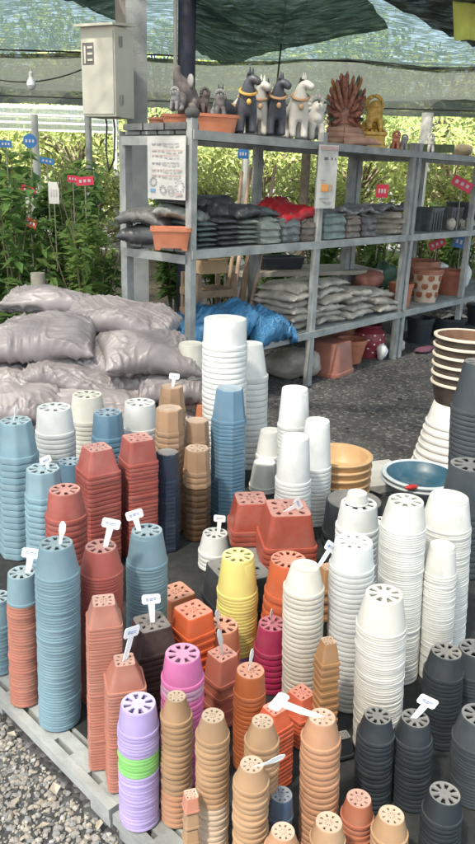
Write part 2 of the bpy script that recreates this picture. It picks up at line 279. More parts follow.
def ground_mat(name, a, b, c):
    m = bpy.data.materials.new(name); m.use_nodes = True; nt = m.node_tree; N = nt.nodes; L = nt.links
    p = N['Principled BSDF']; p.inputs['Roughness'].default_value = .95
    tc = N.new('ShaderNodeTexCoord')
    v = N.new('ShaderNodeTexVoronoi'); v.inputs['Scale'].default_value = 55; L.new(tc.outputs['Object'], v.inputs['Vector'])
    n = N.new('ShaderNodeTexNoise'); n.inputs['Scale'].default_value = 1.4; n.inputs['Detail'].default_value = 9; n.inputs['Roughness'].default_value = .65
    L.new(tc.outputs['Object'], n.inputs['Vector'])
    r = N.new('ShaderNodeValToRGB'); r.color_ramp.elements[0].color = (*a,1); r.color_ramp.elements[1].color = (*b,1)
    r.color_ramp.elements[0].position = .35; r.color_ramp.elements[1].position = .7
    L.new(n.outputs['Fac'], r.inputs['Fac'])
    sp = N.new('ShaderNodeSeparateColor'); L.new(v.outputs['Color'], sp.inputs[0])
    mr = N.new('ShaderNodeMapRange'); mr.inputs['From Min'].default_value = .72; mr.inputs['From Max'].default_value = 1; mr.inputs['To Max'].default_value = .75
    L.new(sp.outputs[0], mr.inputs['Value'])
    mix = N.new('ShaderNodeMix'); mix.data_type = 'RGBA'; mix.inputs['B'].default_value = (*c,1)
    L.new(mr.outputs[0], mix.inputs['Factor']); L.new(r.outputs[0], mix.inputs['A']); L.new(mix.outputs['Result'], p.inputs['Base Color'])
    bp = N.new('ShaderNodeBump'); bp.inputs['Strength'].default_value = .9; bp.inputs['Distance'].default_value = .012
    iv = N.new('ShaderNodeMath'); iv.operation = 'MULTIPLY'; iv.inputs[1].default_value = -1; L.new(v.outputs['Distance'], iv.inputs[0])
    L.new(iv.outputs[0], bp.inputs['Height']); L.new(bp.outputs[0], p.inputs['Normal'])
    return m

POTCOL = dict(
 steel=(.19,.30,.36), sky=(.22,.345,.415), denim=(.13,.24,.34), slate=(.07,.11,.18), navy=(.02,.03,.05),
 red=(.35,.085,.07), brick=(.34,.07,.045), terra=(.41,.165,.12), brown=(.055,.03,.03), pink=(.66,.17,.40), magenta=(.42,.03,.10),
 lilac=(.44,.35,.64), lime=(.24,.56,.17), tan=(.40,.245,.14), tan2=(.37,.225,.135), tanpink=(.55,.24,.16), peach=(.46,.24,.14), rust=(.46,.13,.045),
 clay=(.40,.14,.08), orange=(.66,.13,.06), coral=(.46,.13,.09), salmon=(.62,.22,.12), vivid=(.74,.13,.04), amber=(.58,.18,.08),
 rustor=(.60,.13,.05), orange2=(.60,.2,.09), tanbr=(.42,.22,.10), yellow=(.82,.70,.22),
 white=(.68,.68,.665), cream=(.64,.61,.55), cream2=(.67,.62,.54), ivory=(.67,.66,.62), ivory2=(.69,.655,.60), pure=(.72,.72,.71),
 black=(.024,.029,.034), char=(.042,.048,.056), grey2=(.045,.052,.06), paletan=(.56,.42,.31), darkbrown=(.10,.055,.03), purple=(.34,.22,.5), palepink=(.62,.36,.52))
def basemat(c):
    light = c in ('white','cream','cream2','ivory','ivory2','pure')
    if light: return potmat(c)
    b = POTCOL[c]; d = (.50,.46,.43); k = .30  # paler mix paints sky reflection, along with dust, onto the upturned bases
    return mat('sky_sheen_dusty_base_'+c, tuple(b[i]*(1-k)+d[i]*k for i in range(3)), rough=.5, var=.12, scale=40, dust=.35, rnd=.05)
def potmat(c):
    light = c in ('white','cream','cream2','ivory','ivory2','pure')
    return mat('plastic_'+c, tuple(q*(.86 if c not in ('black','char','grey2','navy') else 1.15) for q in POTCOL[c]), rough=.42 if not light else .45, var=.10, scale=14, spec=.4, rnd=.08, dust=.12 if light else (.07 if c in ('black','char','grey2','navy') else .2), bump=.05, bscale=60, sss=.12 if light else 0)

# ------------------------------------------------------------------ flower pots
def xsec(shape, rot):
    if shape == 's':
        n = 9
        return lambda a: (abs(cos(a-rot))**n + abs(sin(a-rot))**n)**(-1/n)
    if shape == 'o':
        return lambda a: cos(pi/8)/cos(((a-rot) % (pi/4)) - pi/8)*1.02
    return None
def base_mb(r, h, cs, holes, seg, phase=0):
    mb = MB()
    n = {'slots':8,'bigslots':12,'dots':8,'solid':0}[holes]
    if n == 0:
        mb.lathe([(r*.96, h), (r*.90, h-.0015), (r*.45, h-.0025), (r*.30, h-.001), (r*.01, h-.001)], seg, cs)
        return mb
    if holes == 'dots': rr = [r*.97, r*.74, r*.50, r*.30, r*.16, r*.02]; hr = {1:.4, 3:.35}
    elif holes == 'bigslots': rr = [r*.97, r*.90, r*.52, r*.40, r*.2, r*.02]; hr = {1:.55}
    else: rr = [r*.97, r*.84, r*.40, r*.26, r*.12, r*.02]; hr = {1:.5, 3:.0}
    per = seg // n
    vs = []; fs = []
    for i, q in enumerate(rr):
        for k in range(seg):
            a = 2*pi*k/seg + phase; w = q*(cs(a) if cs else 1); vs.append((w*cos(a), w*sin(a), h - (.001 if i > 0 else 0)))
    nv = len(vs)
    for i, q in enumerate(rr):
        for k in range(seg):
            x, y, z = vs[i*seg+k]; vs.append((x, y, z-.004))
    for i in range(len(rr)-1):
        frac = hr.get(i, 0); hw = max(1, int(round(per*frac))) if frac else 0
        for k in range(seg):
            k2 = (k+1) % seg
            ish = hw and (k % per) < hw
            if not ish: fs.append((i*seg+k, i*seg+k2, (i+1)*seg+k2, (i+1)*seg+k))
            else:
                A = (i*seg+k, i*seg+k2, (i+1)*seg+k2, (i+1)*seg+k); B = tuple(j+nv for j in A)
                fs.append((A[0], A[1], B[1], B[0])); fs.append((A[2], A[3], B[3], B[2]))
                if (k % per) == 0: fs.append((A[3], A[0], B[0], B[3]))
                if (k % per) == hw-1: fs.append((A[1], A[2], B[2], B[1]))
    mb.add(vs, fs)
    return mb
def wall_mb(R, r, h, rh, cs, seg, step=.968):
    Ri = r + (R*step - r)*(1 - rh/h)
    mb = MB()
    mb.lathe([(r*.97, h), (r*.995, h-.0015), (r*1.005, h-.005), ((r+Ri)/2, (h+rh)/2), (Ri, rh*.98)], seg, cs)
    return mb, Ri
def rim_mb(R, Ri, rh, cs, seg):
    mb = MB()
    mb.lathe([(Ri*.999, rh*.99), (max(Ri, R*.992), rh*.96), (R, rh*.86), (R*1.002, rh*.4), (R, rh*.10), (R*.994, 0), (R*.93, .0002), (R*.92, rh*.9)], seg, cs)
    return mb
ORD = ['', 'topmost', 'second','third','fourth','fifth','sixth','seventh','eighth','ninth','tenth','eleventh','twelfth']
POTS = {}; REST = []
def PROF(R, Ri, r, h, rh):
    return [(r*1.005, h-.005), ((r+Ri)/2, (h+rh)/2), (Ri, rh*.99), (R*.992, rh*.96), (R, rh*.86), (R*1.002, rh*.4), (R, rh*.10), (R*.992, 0), (R*.93, .0002)]
def build_stack(row):
    sid, x, y, zt, R, r, h, pitch, cnt, shape, rot, colr, holes, leanx, desc = row
    seg = {'r':48, 's':64, 'o':48}[shape]
    rn = random.Random(sid)
    cs = xsec(shape, rad(rot))
    rh = min(pitch*(.97 if colr in ('ivory','ivory2') else .93), h*.16)
    wm, Ri = wall_mb(R, r, h, rh, cs, seg, .988 if colr in ('ivory','ivory2') else (.978 if pitch < .011 else .968)); rm = rim_mb(R, Ri, rh, cs, seg)
    bm_ = base_mb(r, h, cs, holes, seg, rn.uniform(0, 1) if shape == 'r' else 0)
    def colour(i):
        if sid == 'B4': return 'steel' if i < 1 else 'terra'
        if sid == 'C5':
            z = i*pitch; return 'lime' if .055 < z < .105 else 'lilac'
        if sid == 'C4': return 'pink' if i < 1 else ('palepink' if i < 3 else 'pink')
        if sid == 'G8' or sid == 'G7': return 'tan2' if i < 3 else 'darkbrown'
        if sid == 'E8': return 'yellow' if i < cnt-4 else 'purple'
        if sid == 'D3': return 'tanpink' if i < 1 else 'tan'
        if sid == 'D2': return 'tan' if i < 12 else 'paletan'
        if sid == 'D1': return 'tan' if i < 13 else 'peach'
        return colr
    lean = (leanx + rn.uniform(-.006,.006), rn.uniform(-.01,.01))
    if sid == 'E12': lean = (.06, 0)
    me_full = {}; me_wall = {}; me_rim = {}; me_base = {}
    kind = {'r':'round','s':'square','o':'faceted'}[shape]
    top = None
    for i in range(cnt):
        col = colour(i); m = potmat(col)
        solo = KEEP is None or sid not in KEEP or i in KEEP[sid]
        z0 = zt - h - i*pitch + (rn.uniform(-.03,.03)*pitch if 0 < i < cnt-1 else 0)
        px = x - lean[0]*(zt-z0) + rn.gauss(0, .0006); py = y - lean[1]*(zt-z0) + rn.gauss(0, .0006)
        if i == 0:
            o = link('flower_pot', wm.mesh('pot_wall', m), None, (px, py, z0))
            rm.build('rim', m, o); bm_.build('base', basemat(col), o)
            top = o
            lab = 'topmost pot of the ' + desc
        else:
            if not solo:
                REST.append((col, px, py, z0, [(r*.97, h)] + PROF(R, Ri, r, h, rh), cs, seg)); continue
            if col not in me_full:
                mb = MB(); mb.add(wm.v, wm.f); mb.add(rm.v, rm.f); mb.add(bm_.v, bm_.f); me_full[col] = mb.mesh('pot', m)
            o = link('flower_pot', me_full[col], None, (px, py, z0))
            lab = (ORD[i+1] + ' pot from the top of the ' + desc) if i < 12 else ('pot lower than the twelfth in the ' + desc)
        if shape == 'r': o.rotation_euler = (rn.gauss(0,.005), rn.gauss(0,.005), rn.gauss(0,.05))
        else: o.rotation_euler = (0, 0, rn.gauss(0, .012))
        tag(o, lab, 'flower pot', 'pots nested in the ' + desc)
    POTS[sid] = (x, y, zt, r)
for row in STACKS: build_stack(row)
build_stack(('E10b', .13, 2.315, .20, .128, .122, .10, .03, 1, 's', 8, 'black', 'solid', 0, 'low black square tub stack under the red squares'))

# past the 300 pots that show largest: the rest of the nested pots as one object
if REST:
    import numpy as np
    cols = sorted({q[0] for q in REST}); V = []; Fq = []; MI = []; nv = 0
    for col, x, y, z, prof, cs, seg in REST:
        seg = 40 if cs is None else 48
        a = np.arange(seg)*2*pi/seg; k = np.array([cs(t) for t in a]) if cs else np.ones(seg)
        P = np.array(prof); n = len(P)
        X = x + P[:,0:1]*(k*np.cos(a))[None]; Y = y + P[:,0:1]*(k*np.sin(a))[None]; Z = np.repeat(z + P[:,1:2], seg, 1)
        V.append(np.stack([X,Y,Z], -1).reshape(-1,3))
        i = np.arange(n-1)[:,None]*seg; j = np.arange(seg)[None]; j2 = (j+1) % seg
        Fq.append((np.stack([i+j, i+j2, i+seg+j2, i+seg+j], -1).reshape(-1,4)) + nv); MI.append(np.full((n-1)*seg, cols.index(col), dtype=np.int32)); nv += n*seg
    V = np.concatenate(V).astype(np.float32); Fq = np.concatenate(Fq).astype(np.int32); MI = np.concatenate(MI)
    me = bpy.data.meshes.new('nested_pots'); me.vertices.add(len(V)); me.vertices.foreach_set('co', V.ravel())
    me.loops.add(Fq.size); me.loops.foreach_set('vertex_index', Fq.ravel()); me.polygons.add(len(Fq))
    me.polygons.foreach_set('loop_start', np.arange(0, Fq.size, 4, dtype=np.int32)); me.polygons.foreach_set('loop_total', np.full(len(Fq), 4, dtype=np.int32))
    for c in cols: me.materials.append(potmat(c))
    me.polygons.foreach_set('material_index', MI); me.update(calc_edges=True); me.validate()
    me.polygons.foreach_set('use_smooth', [True]*len(me.polygons)); me.set_sharp_from_angle(angle=rad(35))
    tag(link('nested_flower_pots', me), 'the many flower pots nested lower in the stacks, only their rims showing', 'flower pots', kind='stuff')
# ------------------------------------------------------------------ plant tags standing in the pots
M_tag = mat('white_label_plastic', (.80,.80,.80), rough=.35, var=.03, rnd=.02)
M_ink = mat('blue_pen_ink', (.10,.15,.36), rough=.6, var=.1)
def plant_tag(sid, dx, dy, rz, tilt, roll, L, label, T=True, ink=True, zoff=0):
    """T-shaped plant label, its stake pushed into a drain hole of the top pot"""
    x, y, z, r = POTS[sid]
    mb = MB(); w = .0095; hw, hh = .047, .025
    if T: out = [(-w/2,-.02),(w/2,-.02),(w*.8,L*.35),(w*.9,L-hh),(hw*.5-.004,L-hh),(hw*.5,L-hh+.004),(hw*.5,L-.004),(hw*.5-.004,L),(-hw*.5+.004,L),(-hw*.5,L-.004),(-hw*.5,L-hh+.004),(-hw*.5+.004,L-hh),(-w*.9,L-hh),(-w*.8,L*.35)]
    else: out = [(-.003,-.02),(.003,-.02),(w*.5,L*.3),(w*.95,L*.55),(w*.9,L*.85),(w*.3,L),(-w*.3,L),(-w*.9,L*.85),(-w*.95,L*.55),(-w*.5,L*.3)]
    n = len(out); bend = lambda v: .10*v*v/L if v > 0 else 0
    vs = [(u, bend(v)-.0006, v) for u, v in out] + [(u, bend(v)+.0006, v) for u, v in out]
    fs = [tuple(range(n)), tuple(reversed(range(n, 2*n)))] + [(i, i+n, (i+1) % n + n, (i+1) % n) for i in range(n)]
    mb.add(vs, fs)
    o = mb.build('plant_tag', M_tag, None, (x+dx, y+dy, z+.001+zoff), 0, smooth=False)
    o.rotation_mode = 'YXZ'
    o.rotation_euler = (rad(tilt), rad(roll), rad(rz))
    tag(o, label, 'plant label', 'white plastic labels stuck in the pots')
    if ink and T:
        k = MB(); rn = random.Random(label)
        for j, (cx, ln) in enumerate([(-.010,.006),(.001,.010),(.010,.005)]):
            zc = L - hh*.5 + rn.uniform(-.001,.001); yy = bend(zc) - .0013
            if j == 0: # a ring-like mark then two short strokes, as written on the labels
                for a in range(8):
                    a0, a1 = a*pi/4, (a+1)*pi/4
                    k.bar((cx+.003*cos(a0), yy, zc+.0035*sin(a0)), (cx+.003*cos(a1), yy, zc+.0035*sin(a1)), .0013, .0006)
            else:
                k.bar((cx-ln/2, yy, zc+.002), (cx+ln/2, yy, zc+.0025), .0017, .0006)
                k.bar((cx-ln/2, yy, zc-.002), (cx+ln*.3, yy, zc-.0025), .0015, .0006)
        k.build('writing', M_ink, o, smooth=False)
plant_tag('B4', .012, .0, 10, -8, 12, .062, 'white T shaped label stuck in the blue capped terracotta stack')
plant_tag('B1', .008, .0, 40, -10, 18, .052, 'pale leaf shaped stick in the tall steel blue stack', T=False)
plant_tag('B2', .012, .0, 5, 0, 14, .075, 'white T shaped label in the red round stack with slotted top')
plant_tag('B3', -.022, .0, 15, 0, -14, .058, 'white T shaped label leaning left over the steel blue stack')
plant_tag('A8', .015, .0, 55, -12, -5, .042, 'small white label standing in the pale blue faceted stack')
plant_tag('A1', -.01, .0, 75, 10, 14, .05, 'narrow white label edge on in the far left faceted stack', T=False)
plant_tag('C3', .002, .0, 8, 0, -3, .075, 'white T shaped label in the dark brown square stack')
plant_tag('C2', .0, .0, 50, 10, 14, .082, 'white label bent like a flag above the terracotta square pots')
plant_tag('E9', .012, .01, 25, -18, 14, .06, 'white label with blue marks leaning on the small white stack')
plant_tag('E4', -.01, .0, 55, 8, -14, .055, 'short white label in the salmon round pot', T=False)
plant_tag('E3', .0, -.002, 60, 12, -22, .105, 'long white label leaning left above the coral square pots', T=False)
plant_tag('D7', -.002, .0, 62, 12, -4, .062, 'upright white label in the rust orange round stack', T=False)
plant_tag('E7', -.004, .0, 70, 10, -10, .05, 'thin pinkish white label in the magenta stack', T=False)
plant_tag('D6', -.008, .0, 10, 10, -62, .105, 'long white label lying tilted between orange and peach pots', ink=False)
plant_tag('D5', .018, -.004, 10, 20, 66, .05, 'white label sticking out sideways over the slate pot', T=False)
plant_tag('E13', .038, .0, 35, 5, 40, .07, 'white arrow like label beside the top of the cream stack')
plant_tag('E11b', -.0, -.03, 20, 12, 62, .055, 'white label lying on the right wide red square pot')
plant_tag('G5', .004, .0, 20, 0, 10, .055, 'white T shaped label above the tan faceted pots')
plant_tag('F2', .0, .0, -4, 8, 27, .066, 'white T shaped label tilted in a black slotted pot')
# small cream pot standing on the white stack
def lone_pot(x, y, z, R, r, h, colr, label, shape='r', holes='solid', rot=0):
    cs = xsec(shape, rad(rot)); wm, Ri = wall_mb(R, r, h, h*.14, cs, 48); mb = rim_mb(R, Ri, h*.14, cs, 48); b = base_mb(r, h, cs, holes, 48)
    o = wm.build('flower_pot', potmat(colr), None, (x, y, z)); mb.build('rim', potmat(colr), o); b.build('base', potmat(colr), o)
    tag(o, label, 'flower pot'); return o
px, py, pz, pr = POTS['E15']
lone_pot(px-.004, py, pz+.001, .036, .030, .034, 'ivory', 'tiny cream pot upside down on top of a white stack')

# ------------------------------------------------------------------ pallets under the pots
M_mat = mat('black_weed_mat', (.014,.015,.016), rough=.9, var=.3, scale=40, bump=.3, bscale=300, dust=.08)
M_pal = mat('weathered_grey_board', (.27,.28,.275), rough=.85, var=.38, scale=6, bump=.4, bscale=40, dust=.4)
e_ = Vector((-.7136, .7005, 0)); n_ = Vector((.7005, .7136, 0)); O_ = Vector((-.611, 1.624, 0))
def pallet(s0, s1, t0, t1, label):
    o = empty('pallet', O_ + e_*(s0+s1)/2 + n_*(t0+t1)/2, math.atan2(e_.y, e_.x))
    tag(o, label, 'pallet', 'grey pallets under the pot stacks')
    Lx, Ly = s1-s0, t1-t0; sy = -1     # local x along e_, local y = -n_
    # slotted edge boards: two rails joined by short bridges leaving long slots
    def edge(yc, w):
        mb = MB(); k = int(Lx/.16); step = Lx/k; rn = random.Random(label+str(yc))
        mb.box((0, yc-w/2+.016, .056), (Lx, .032, .028)); mb.box((0, yc+w/2-.013, .056), (Lx, .026, .028))
        for i in range(k+1):
            cx = -Lx/2 + i*step + rn.uniform(-.012,.012); ww = rn.uniform(.05,.085)
            cx = min(max(cx, -Lx/2+ww/2), Lx/2-ww/2)
            mb.box((cx, yc+.003, .0555), (ww, w-.058, .025))
        mb.build('edge_board', M_pal, o, smooth=False)
    edge(Ly/2-.036, .072); edge(-Ly/2+.036, .072)
    n = max(3, int((Ly-.15)/.125)); st = (Ly-.15)/n; rn = random.Random(label)
    for i in range(n):
        mb = MB(); mb.box((rn.uniform(-.004,.004), -Ly/2+.075+st*(i+.5), .056+rn.uniform(-.001,.0012)), (Lx, st-.012, .025))
        mb.build('deck_board', M_pal, o, smooth=False)
    for i in range(3):
        mb = MB(); mb.box((-Lx/2+.05+i*(Lx-.1)/2, 0, .021), (.08, Ly-.02, .041)); mb.build('bearer', M_pal, o, smooth=False)
pallet(-1.62, -.50, 0, .95, 'grey slotted pallet under the black and tan stacks')
pallet(-.485, .64, 0, .95, 'grey slotted pallet edge beside the gravel under blue and lilac stacks')
pallet(.655, 1.75, 0, .95, 'grey pallet under the faceted blue stacks at left')
pallet(-1.62, -.50, .965, 1.95, 'grey pallet under the ivory stacks and the blue bowl')
pallet(-.485, .64, .965, 1.95, 'grey pallet under the white tubs and tan stacks')

tz = lambda s, t: O_ + e_*s + n_*t + Vector((0,0,.0695))
mb = MB(); K = 40
vs = [tz(-1.62+3.37*i/K, .088+1.87*j/K) + Vector((0,0,.0012+.0012*noise.noise(Vector((i*.6,j*.6,0))))) for j in range(K+1) for i in range(K+1)]
mb.add(vs, [(j*(K+1)+i, j*(K+1)+i+1, (j+1)*(K+1)+i+1, (j+1)*(K+1)+i) for j in range(K) for i in range(K)])
tag(mb.build('ground_cloth', M_mat, sharp=0), 'black ground cloth spread over the pallets under the pots', 'ground cloth')
# ------------------------------------------------------------------ bowls and striped pots upright
def bowl(x, y, z, R, r, h, m, label, m_in=None, group=None, t=.012, cat='plant bowl', name='plant_bowl'):
    mb = MB(); mb.lathe([(.004, 0), (r*.9, 0), (r, .004), ((r+R)*.52, h*.45), (R*.97, h*.86), (R*.975, h*.87)], 56)
    o = mb.build(name, m, None, (x, y, z))
    rr = MB(); rr.lathe([(R*.975, h*.87), (R, h*.89), (R*1.005, h*.95), (R*.99, h), (R-t*1.3, h), (R-t*1.8, h*.97)], 56); rr.build('rim', m, o)
    inn = MB(); inn.lathe([(R-t*1.8, h*.97), ((r+R)*.5-t, h*.45), (r-t*.8, t), (.004, t*.8)], 56); inn.build('inside', m_in or m, o)
    tag(o, label, cat, group); return o
M_tanb = mat('tan_bowl_plastic', (.55,.34,.17), rough=.45, var=.08, dust=.2)
for k in range(5):
    bowl(.455, 3.00, .073 + .036*(4-k) , .147, .10, .085, M_tanb, ['topmost','second','third','fourth','lowest'][k] + ' tan bowl of the upright stack beside the white pots', group='stacked tan bowls')
M_blueb = mat('blue_bowl_inside', (.025,.085,.13), rough=.4, var=.1, dust=.25); M_bluer = mat('pale_bowl_rim', (.46,.50,.52), rough=.5, var=.1, dust=.3)
bowl(.862, 3.14, .075, .185, .12, .07, M_bluer, 'shallow grey white bowl under the dark blue one')
bowl(.862, 3.14, .096, .180, .12, .07, M_bluer, 'shallow dark blue bowl with a pale rim on the ground', M_blueb)
M_strip = mat('dark_striped_pot', (.05,.035,.028), rough=.4, var=.2, dust=.15); M_cream = mat('cream_pot_rim', (.66,.55,.44), rough=.5, var=.08, dust=.2); M_soil = mat('brown_pot_inside', (.16,.08,.045), rough=.8, var=.3)
def striped(x, y, z, R, r, h, label):
    mb = MB(); mb.lathe([(.004, 0), (r, 0), (R*.96, h-.012)], 56)
    o = mb.build('striped_pot', M_strip, None, (x, y, z))
    rr = MB(); rr.lathe([(R*.96, h-.013), (R*1.0, h-.012), (R*1.01, h-.005), (R, h), (R*.95, h+.001), (R*.9, h-.004)], 56); rr.build('rim', M_cream, o)
    inn = MB(); inn.lathe([(R*.9, h-.004), (r*.92, .012), (.004, .012)], 56); inn.build('inside', M_soil, o)
    tag(o, label, 'flower pot', 'upright striped dark pots')
sx, sy = 1.145, 3.62
for k in range(6):
    striped(sx, sy, .375 + .048*k - k*.0, .165 - .002*(5-k), .12, .115-.0*k, ['sixth','fifth','fourth','third','second','topmost'][k] + ' dark striped pot with cream rim in the upright stack')
for k in range(7):   # inverted white pots below, each a little larger
    R = .205 - .008*k; mb = MB(); h = .12
    mb.lathe([(R, 0), (R*1.01, .006), (R, .014), (R*.965, .015), (R*.80, h-.004), (R*.78, h), (.004, h)], 56)
    o = mb.build('flower_pot', mat('offwhite_pot', (.70,.66,.62), rough=.5, var=.08, dust=.25), None, (sx, sy, .02 + .039*k))
    tag(o, ['lowest','sixth','fifth','fourth','third','second','uppermost'][k] + ' upturned off white pot under the striped stack', 'flower pot', 'upturned off white pots')
striped(1.42, 3.85, .0, .17, .12, .66, 'tall striped pot with wide cream rim at the right photo edge')
# pale slab on the gravel
mb = MB(); mb.box((0,0,.02), (.40,.30,.04)); tag(mb.build('paving_slab', mat('pale_concrete', (.38,.37,.35), rough=.9, var=.15, bump=.3, dust=.4), None, (.68,3.42,0), .35, smooth=False), 'pale concrete slab on the gravel behind the blue bowl', 'slab')
# red scrap at the bowl
def crumple(name, c, dims, m, label, cat, seed=1, rz=0, amp=.3, parent=None, group=None):
    mb = MB(); mb.ball((0,0,0), 1, (dims[0]/2, dims[1]/2, dims[2]/2), 28, 18)
    mn = min(dims)
    vs = []
    for v in mb.v:
        p = Vector(v); q = Vector((p.x/mn, p.y/mn, p.z/mn))*1.3 + Vector((seed*7.3, seed, 0))
        k = 1 + amp*(noise.noise(q) + .6*abs(noise.noise(q*2.3)) - .2)
        z = max(p.z*k, -dims[2]*.46)
        vs.append((p.x*k, p.y*k, z))
    mb.v = vs
    o = mb.build(name, m, parent, (c[0], c[1], c[2]+dims[2]*.46), rz, sharp=0)
    if label: tag(o, label, cat, group)
    return o
crumple('plastic_scrap', (.78,2.97,.155), (.07,.03,.025), mat('red_plastic', (.45,.03,.03), rough=.4), 'small red plastic scrap on the near rim of the blue bowl', 'scrap', 3, .4)

# ------------------------------------------------------------------ ground
def sheet(name, x0, x1, y0, y1, z, m, nx=2, ny=2):
    mb = MB(); vs = [(x0+(x1-x0)*i/nx, y0+(y1-y0)*j/ny, z) for j in range(ny+1) for i in range(nx+1)]
    mb.add(vs, [(j*(nx+1)+i, j*(nx+1)+i+1, (j+1)*(nx+1)+i+1, (j+1)*(nx+1)+i) for j in range(ny) for i in range(nx)])
    o = mb.build(name, m, None, None); tag(o, kind='structure'); return o
sheet('ground', -150, 150, -60, 220, 0, ground_mat('dark_gravel', (.040,.040,.043), (.090,.086,.085), (.24,.23,.23)))
sheet('garden_soil', -14, -.9, 4.6, 14, .004, ground_mat('garden_soil', (.05,.038,.028), (.10,.075,.05), (.2,.17,.12)))
def stones(name, region, n, smin, smax, m, seed, label, flat=.7, test=None):
    rn = random.Random(seed); mb = MB()
    t = (1+5**.5)/2
    ico = [Vector(v).normalized() for v in [(-1,t,0),(1,t,0),(-1,-t,0),(1,-t,0),(0,-1,t),(0,1,t),(0,-1,-t),(0,1,-t),(t,0,-1),(t,0,1),(-t,0,-1),(-t,0,1)]]
    fc = [(0,11,5),(0,5,1),(0,1,7),(0,7,10),(0,10,11),(1,5,9),(5,11,4),(11,10,2),(10,7,6),(7,1,8),(3,9,4),(3,4,2),(3,2,6),(3,6,8),(3,8,9),(4,9,5),(2,4,11),(6,2,10),(8,6,7),(9,8,1)]
    while n > 0:
        x, y = rn.uniform(region[0], region[1]), rn.uniform(region[2], region[3])
        if test and not test(x, y): n -= .05; continue
        s = smin*(smax/smin)**(rn.random()**1.6); n -= 1
        M = Matrix.Rotation(rn.uniform(0, 6.3), 3, 'Z') @ Matrix.Rotation(rn.gauss(0,.4), 3, 'X') @ Matrix.Diagonal((s*rn.uniform(.8,1.3), s*rn.uniform(.6,1), s*flat*rn.uniform(.6,1.1)))
        z = s*flat*rn.uniform(.1,.7)
        mb.add([(M @ (v*rn.uniform(.8,1.15))) + Vector((x,y,z)) for v in ico], fc)
    o = mb.build(name, m, None, None, smooth=False); tag(o, label, name.replace('_',' '), kind='stuff'); return o
def stone_mat(name, a, b):
    m = mat(name, a, rough=.9, var=.2, scale=30); nt = m.node_tree; N = nt.nodes; L = nt.links
    g = N.new('ShaderNodeNewGeometry'); r = N.new('ShaderNodeValToRGB'); L.new(g.outputs['Random Per Island'], r.inputs[0])
    r.color_ramp.elements[0].color = (*a,1); r.color_ramp.elements[1].color = (*b,1)
    e = r.color_ramp.elements.new(.85); e.color = (b[0]*.78,b[1]*.68,b[2]*.58,1)
    mx = [n for n in N if n.type == 'MIX'][0]
    L.new(r.outputs[0], mx.inputs['A']); 
    m2 = N.new('ShaderNodeMix'); m2.data_type = 'RGBA'; m2.blend_type = 'MULTIPLY'; m2.inputs['Factor'].default_value = 1; m2.inputs['B'].default_value = (.75,.75,.75,1)
    L.new(r.outputs[0], m2.inputs['A']); L.new(m2.outputs['Result'], mx.inputs['B'])
    return m
edge_test = lambda x, y: (Vector((x,y,0))-O_).dot(n_) < -.004
stones('gravel', (-1.5, .25, .75, 2.3), 20000, .003, .0115, stone_mat('light_gravel', (.22,.225,.235), (.50,.49,.47)), 3, 'loose grey and beige gravel in front of the pallet', test=edge_test)
stones('gravel', (.2, 3.2, 3.3, 7.0), 4500, .005, .017, stone_mat('dark_loose_gravel', (.05,.05,.055), (.17,.165,.16)), 5, 'dark loose gravel on the path beside the shelf', flat=.5,
       test=lambda x, y: (Vector((x,y,0))-O_).dot(n_) > 1.98)
# dry leaves among the gravel
rn = random.Random(11); mb = MB()
for k in range(60):
    x, y = rn.uniform(-1.2,.05), rn.uniform(.9,1.9)
    if not edge_test(x, y): continue
    a = rn.uniform(0,6.28); L_ = rn.uniform(.022,.045); w = L_*rn.uniform(.4,.7); z = rn.uniform(.012,.02)
    c, s_ = cos(a), sin(a); P = [(-L_/2,0,0),(-L_*.1,-w/2,.006),(L_/2,0,.002),(-L_*.1,w/2,.006)]
    mb.add([(x+p[0]*c-p[1]*s_, y+p[0]*s_+p[1]*c, z+p[2]) for p in P], [(0,1,2),(0,2,3)])
tag(mb.build('dry_leaves', mat('dry_leaf', (.36,.31,.25), rough=.8, var=.25, scale=30), smooth=False), 'dry tan leaves fallen on the gravel by the pallet', 'dry leaves', kind='stuff')

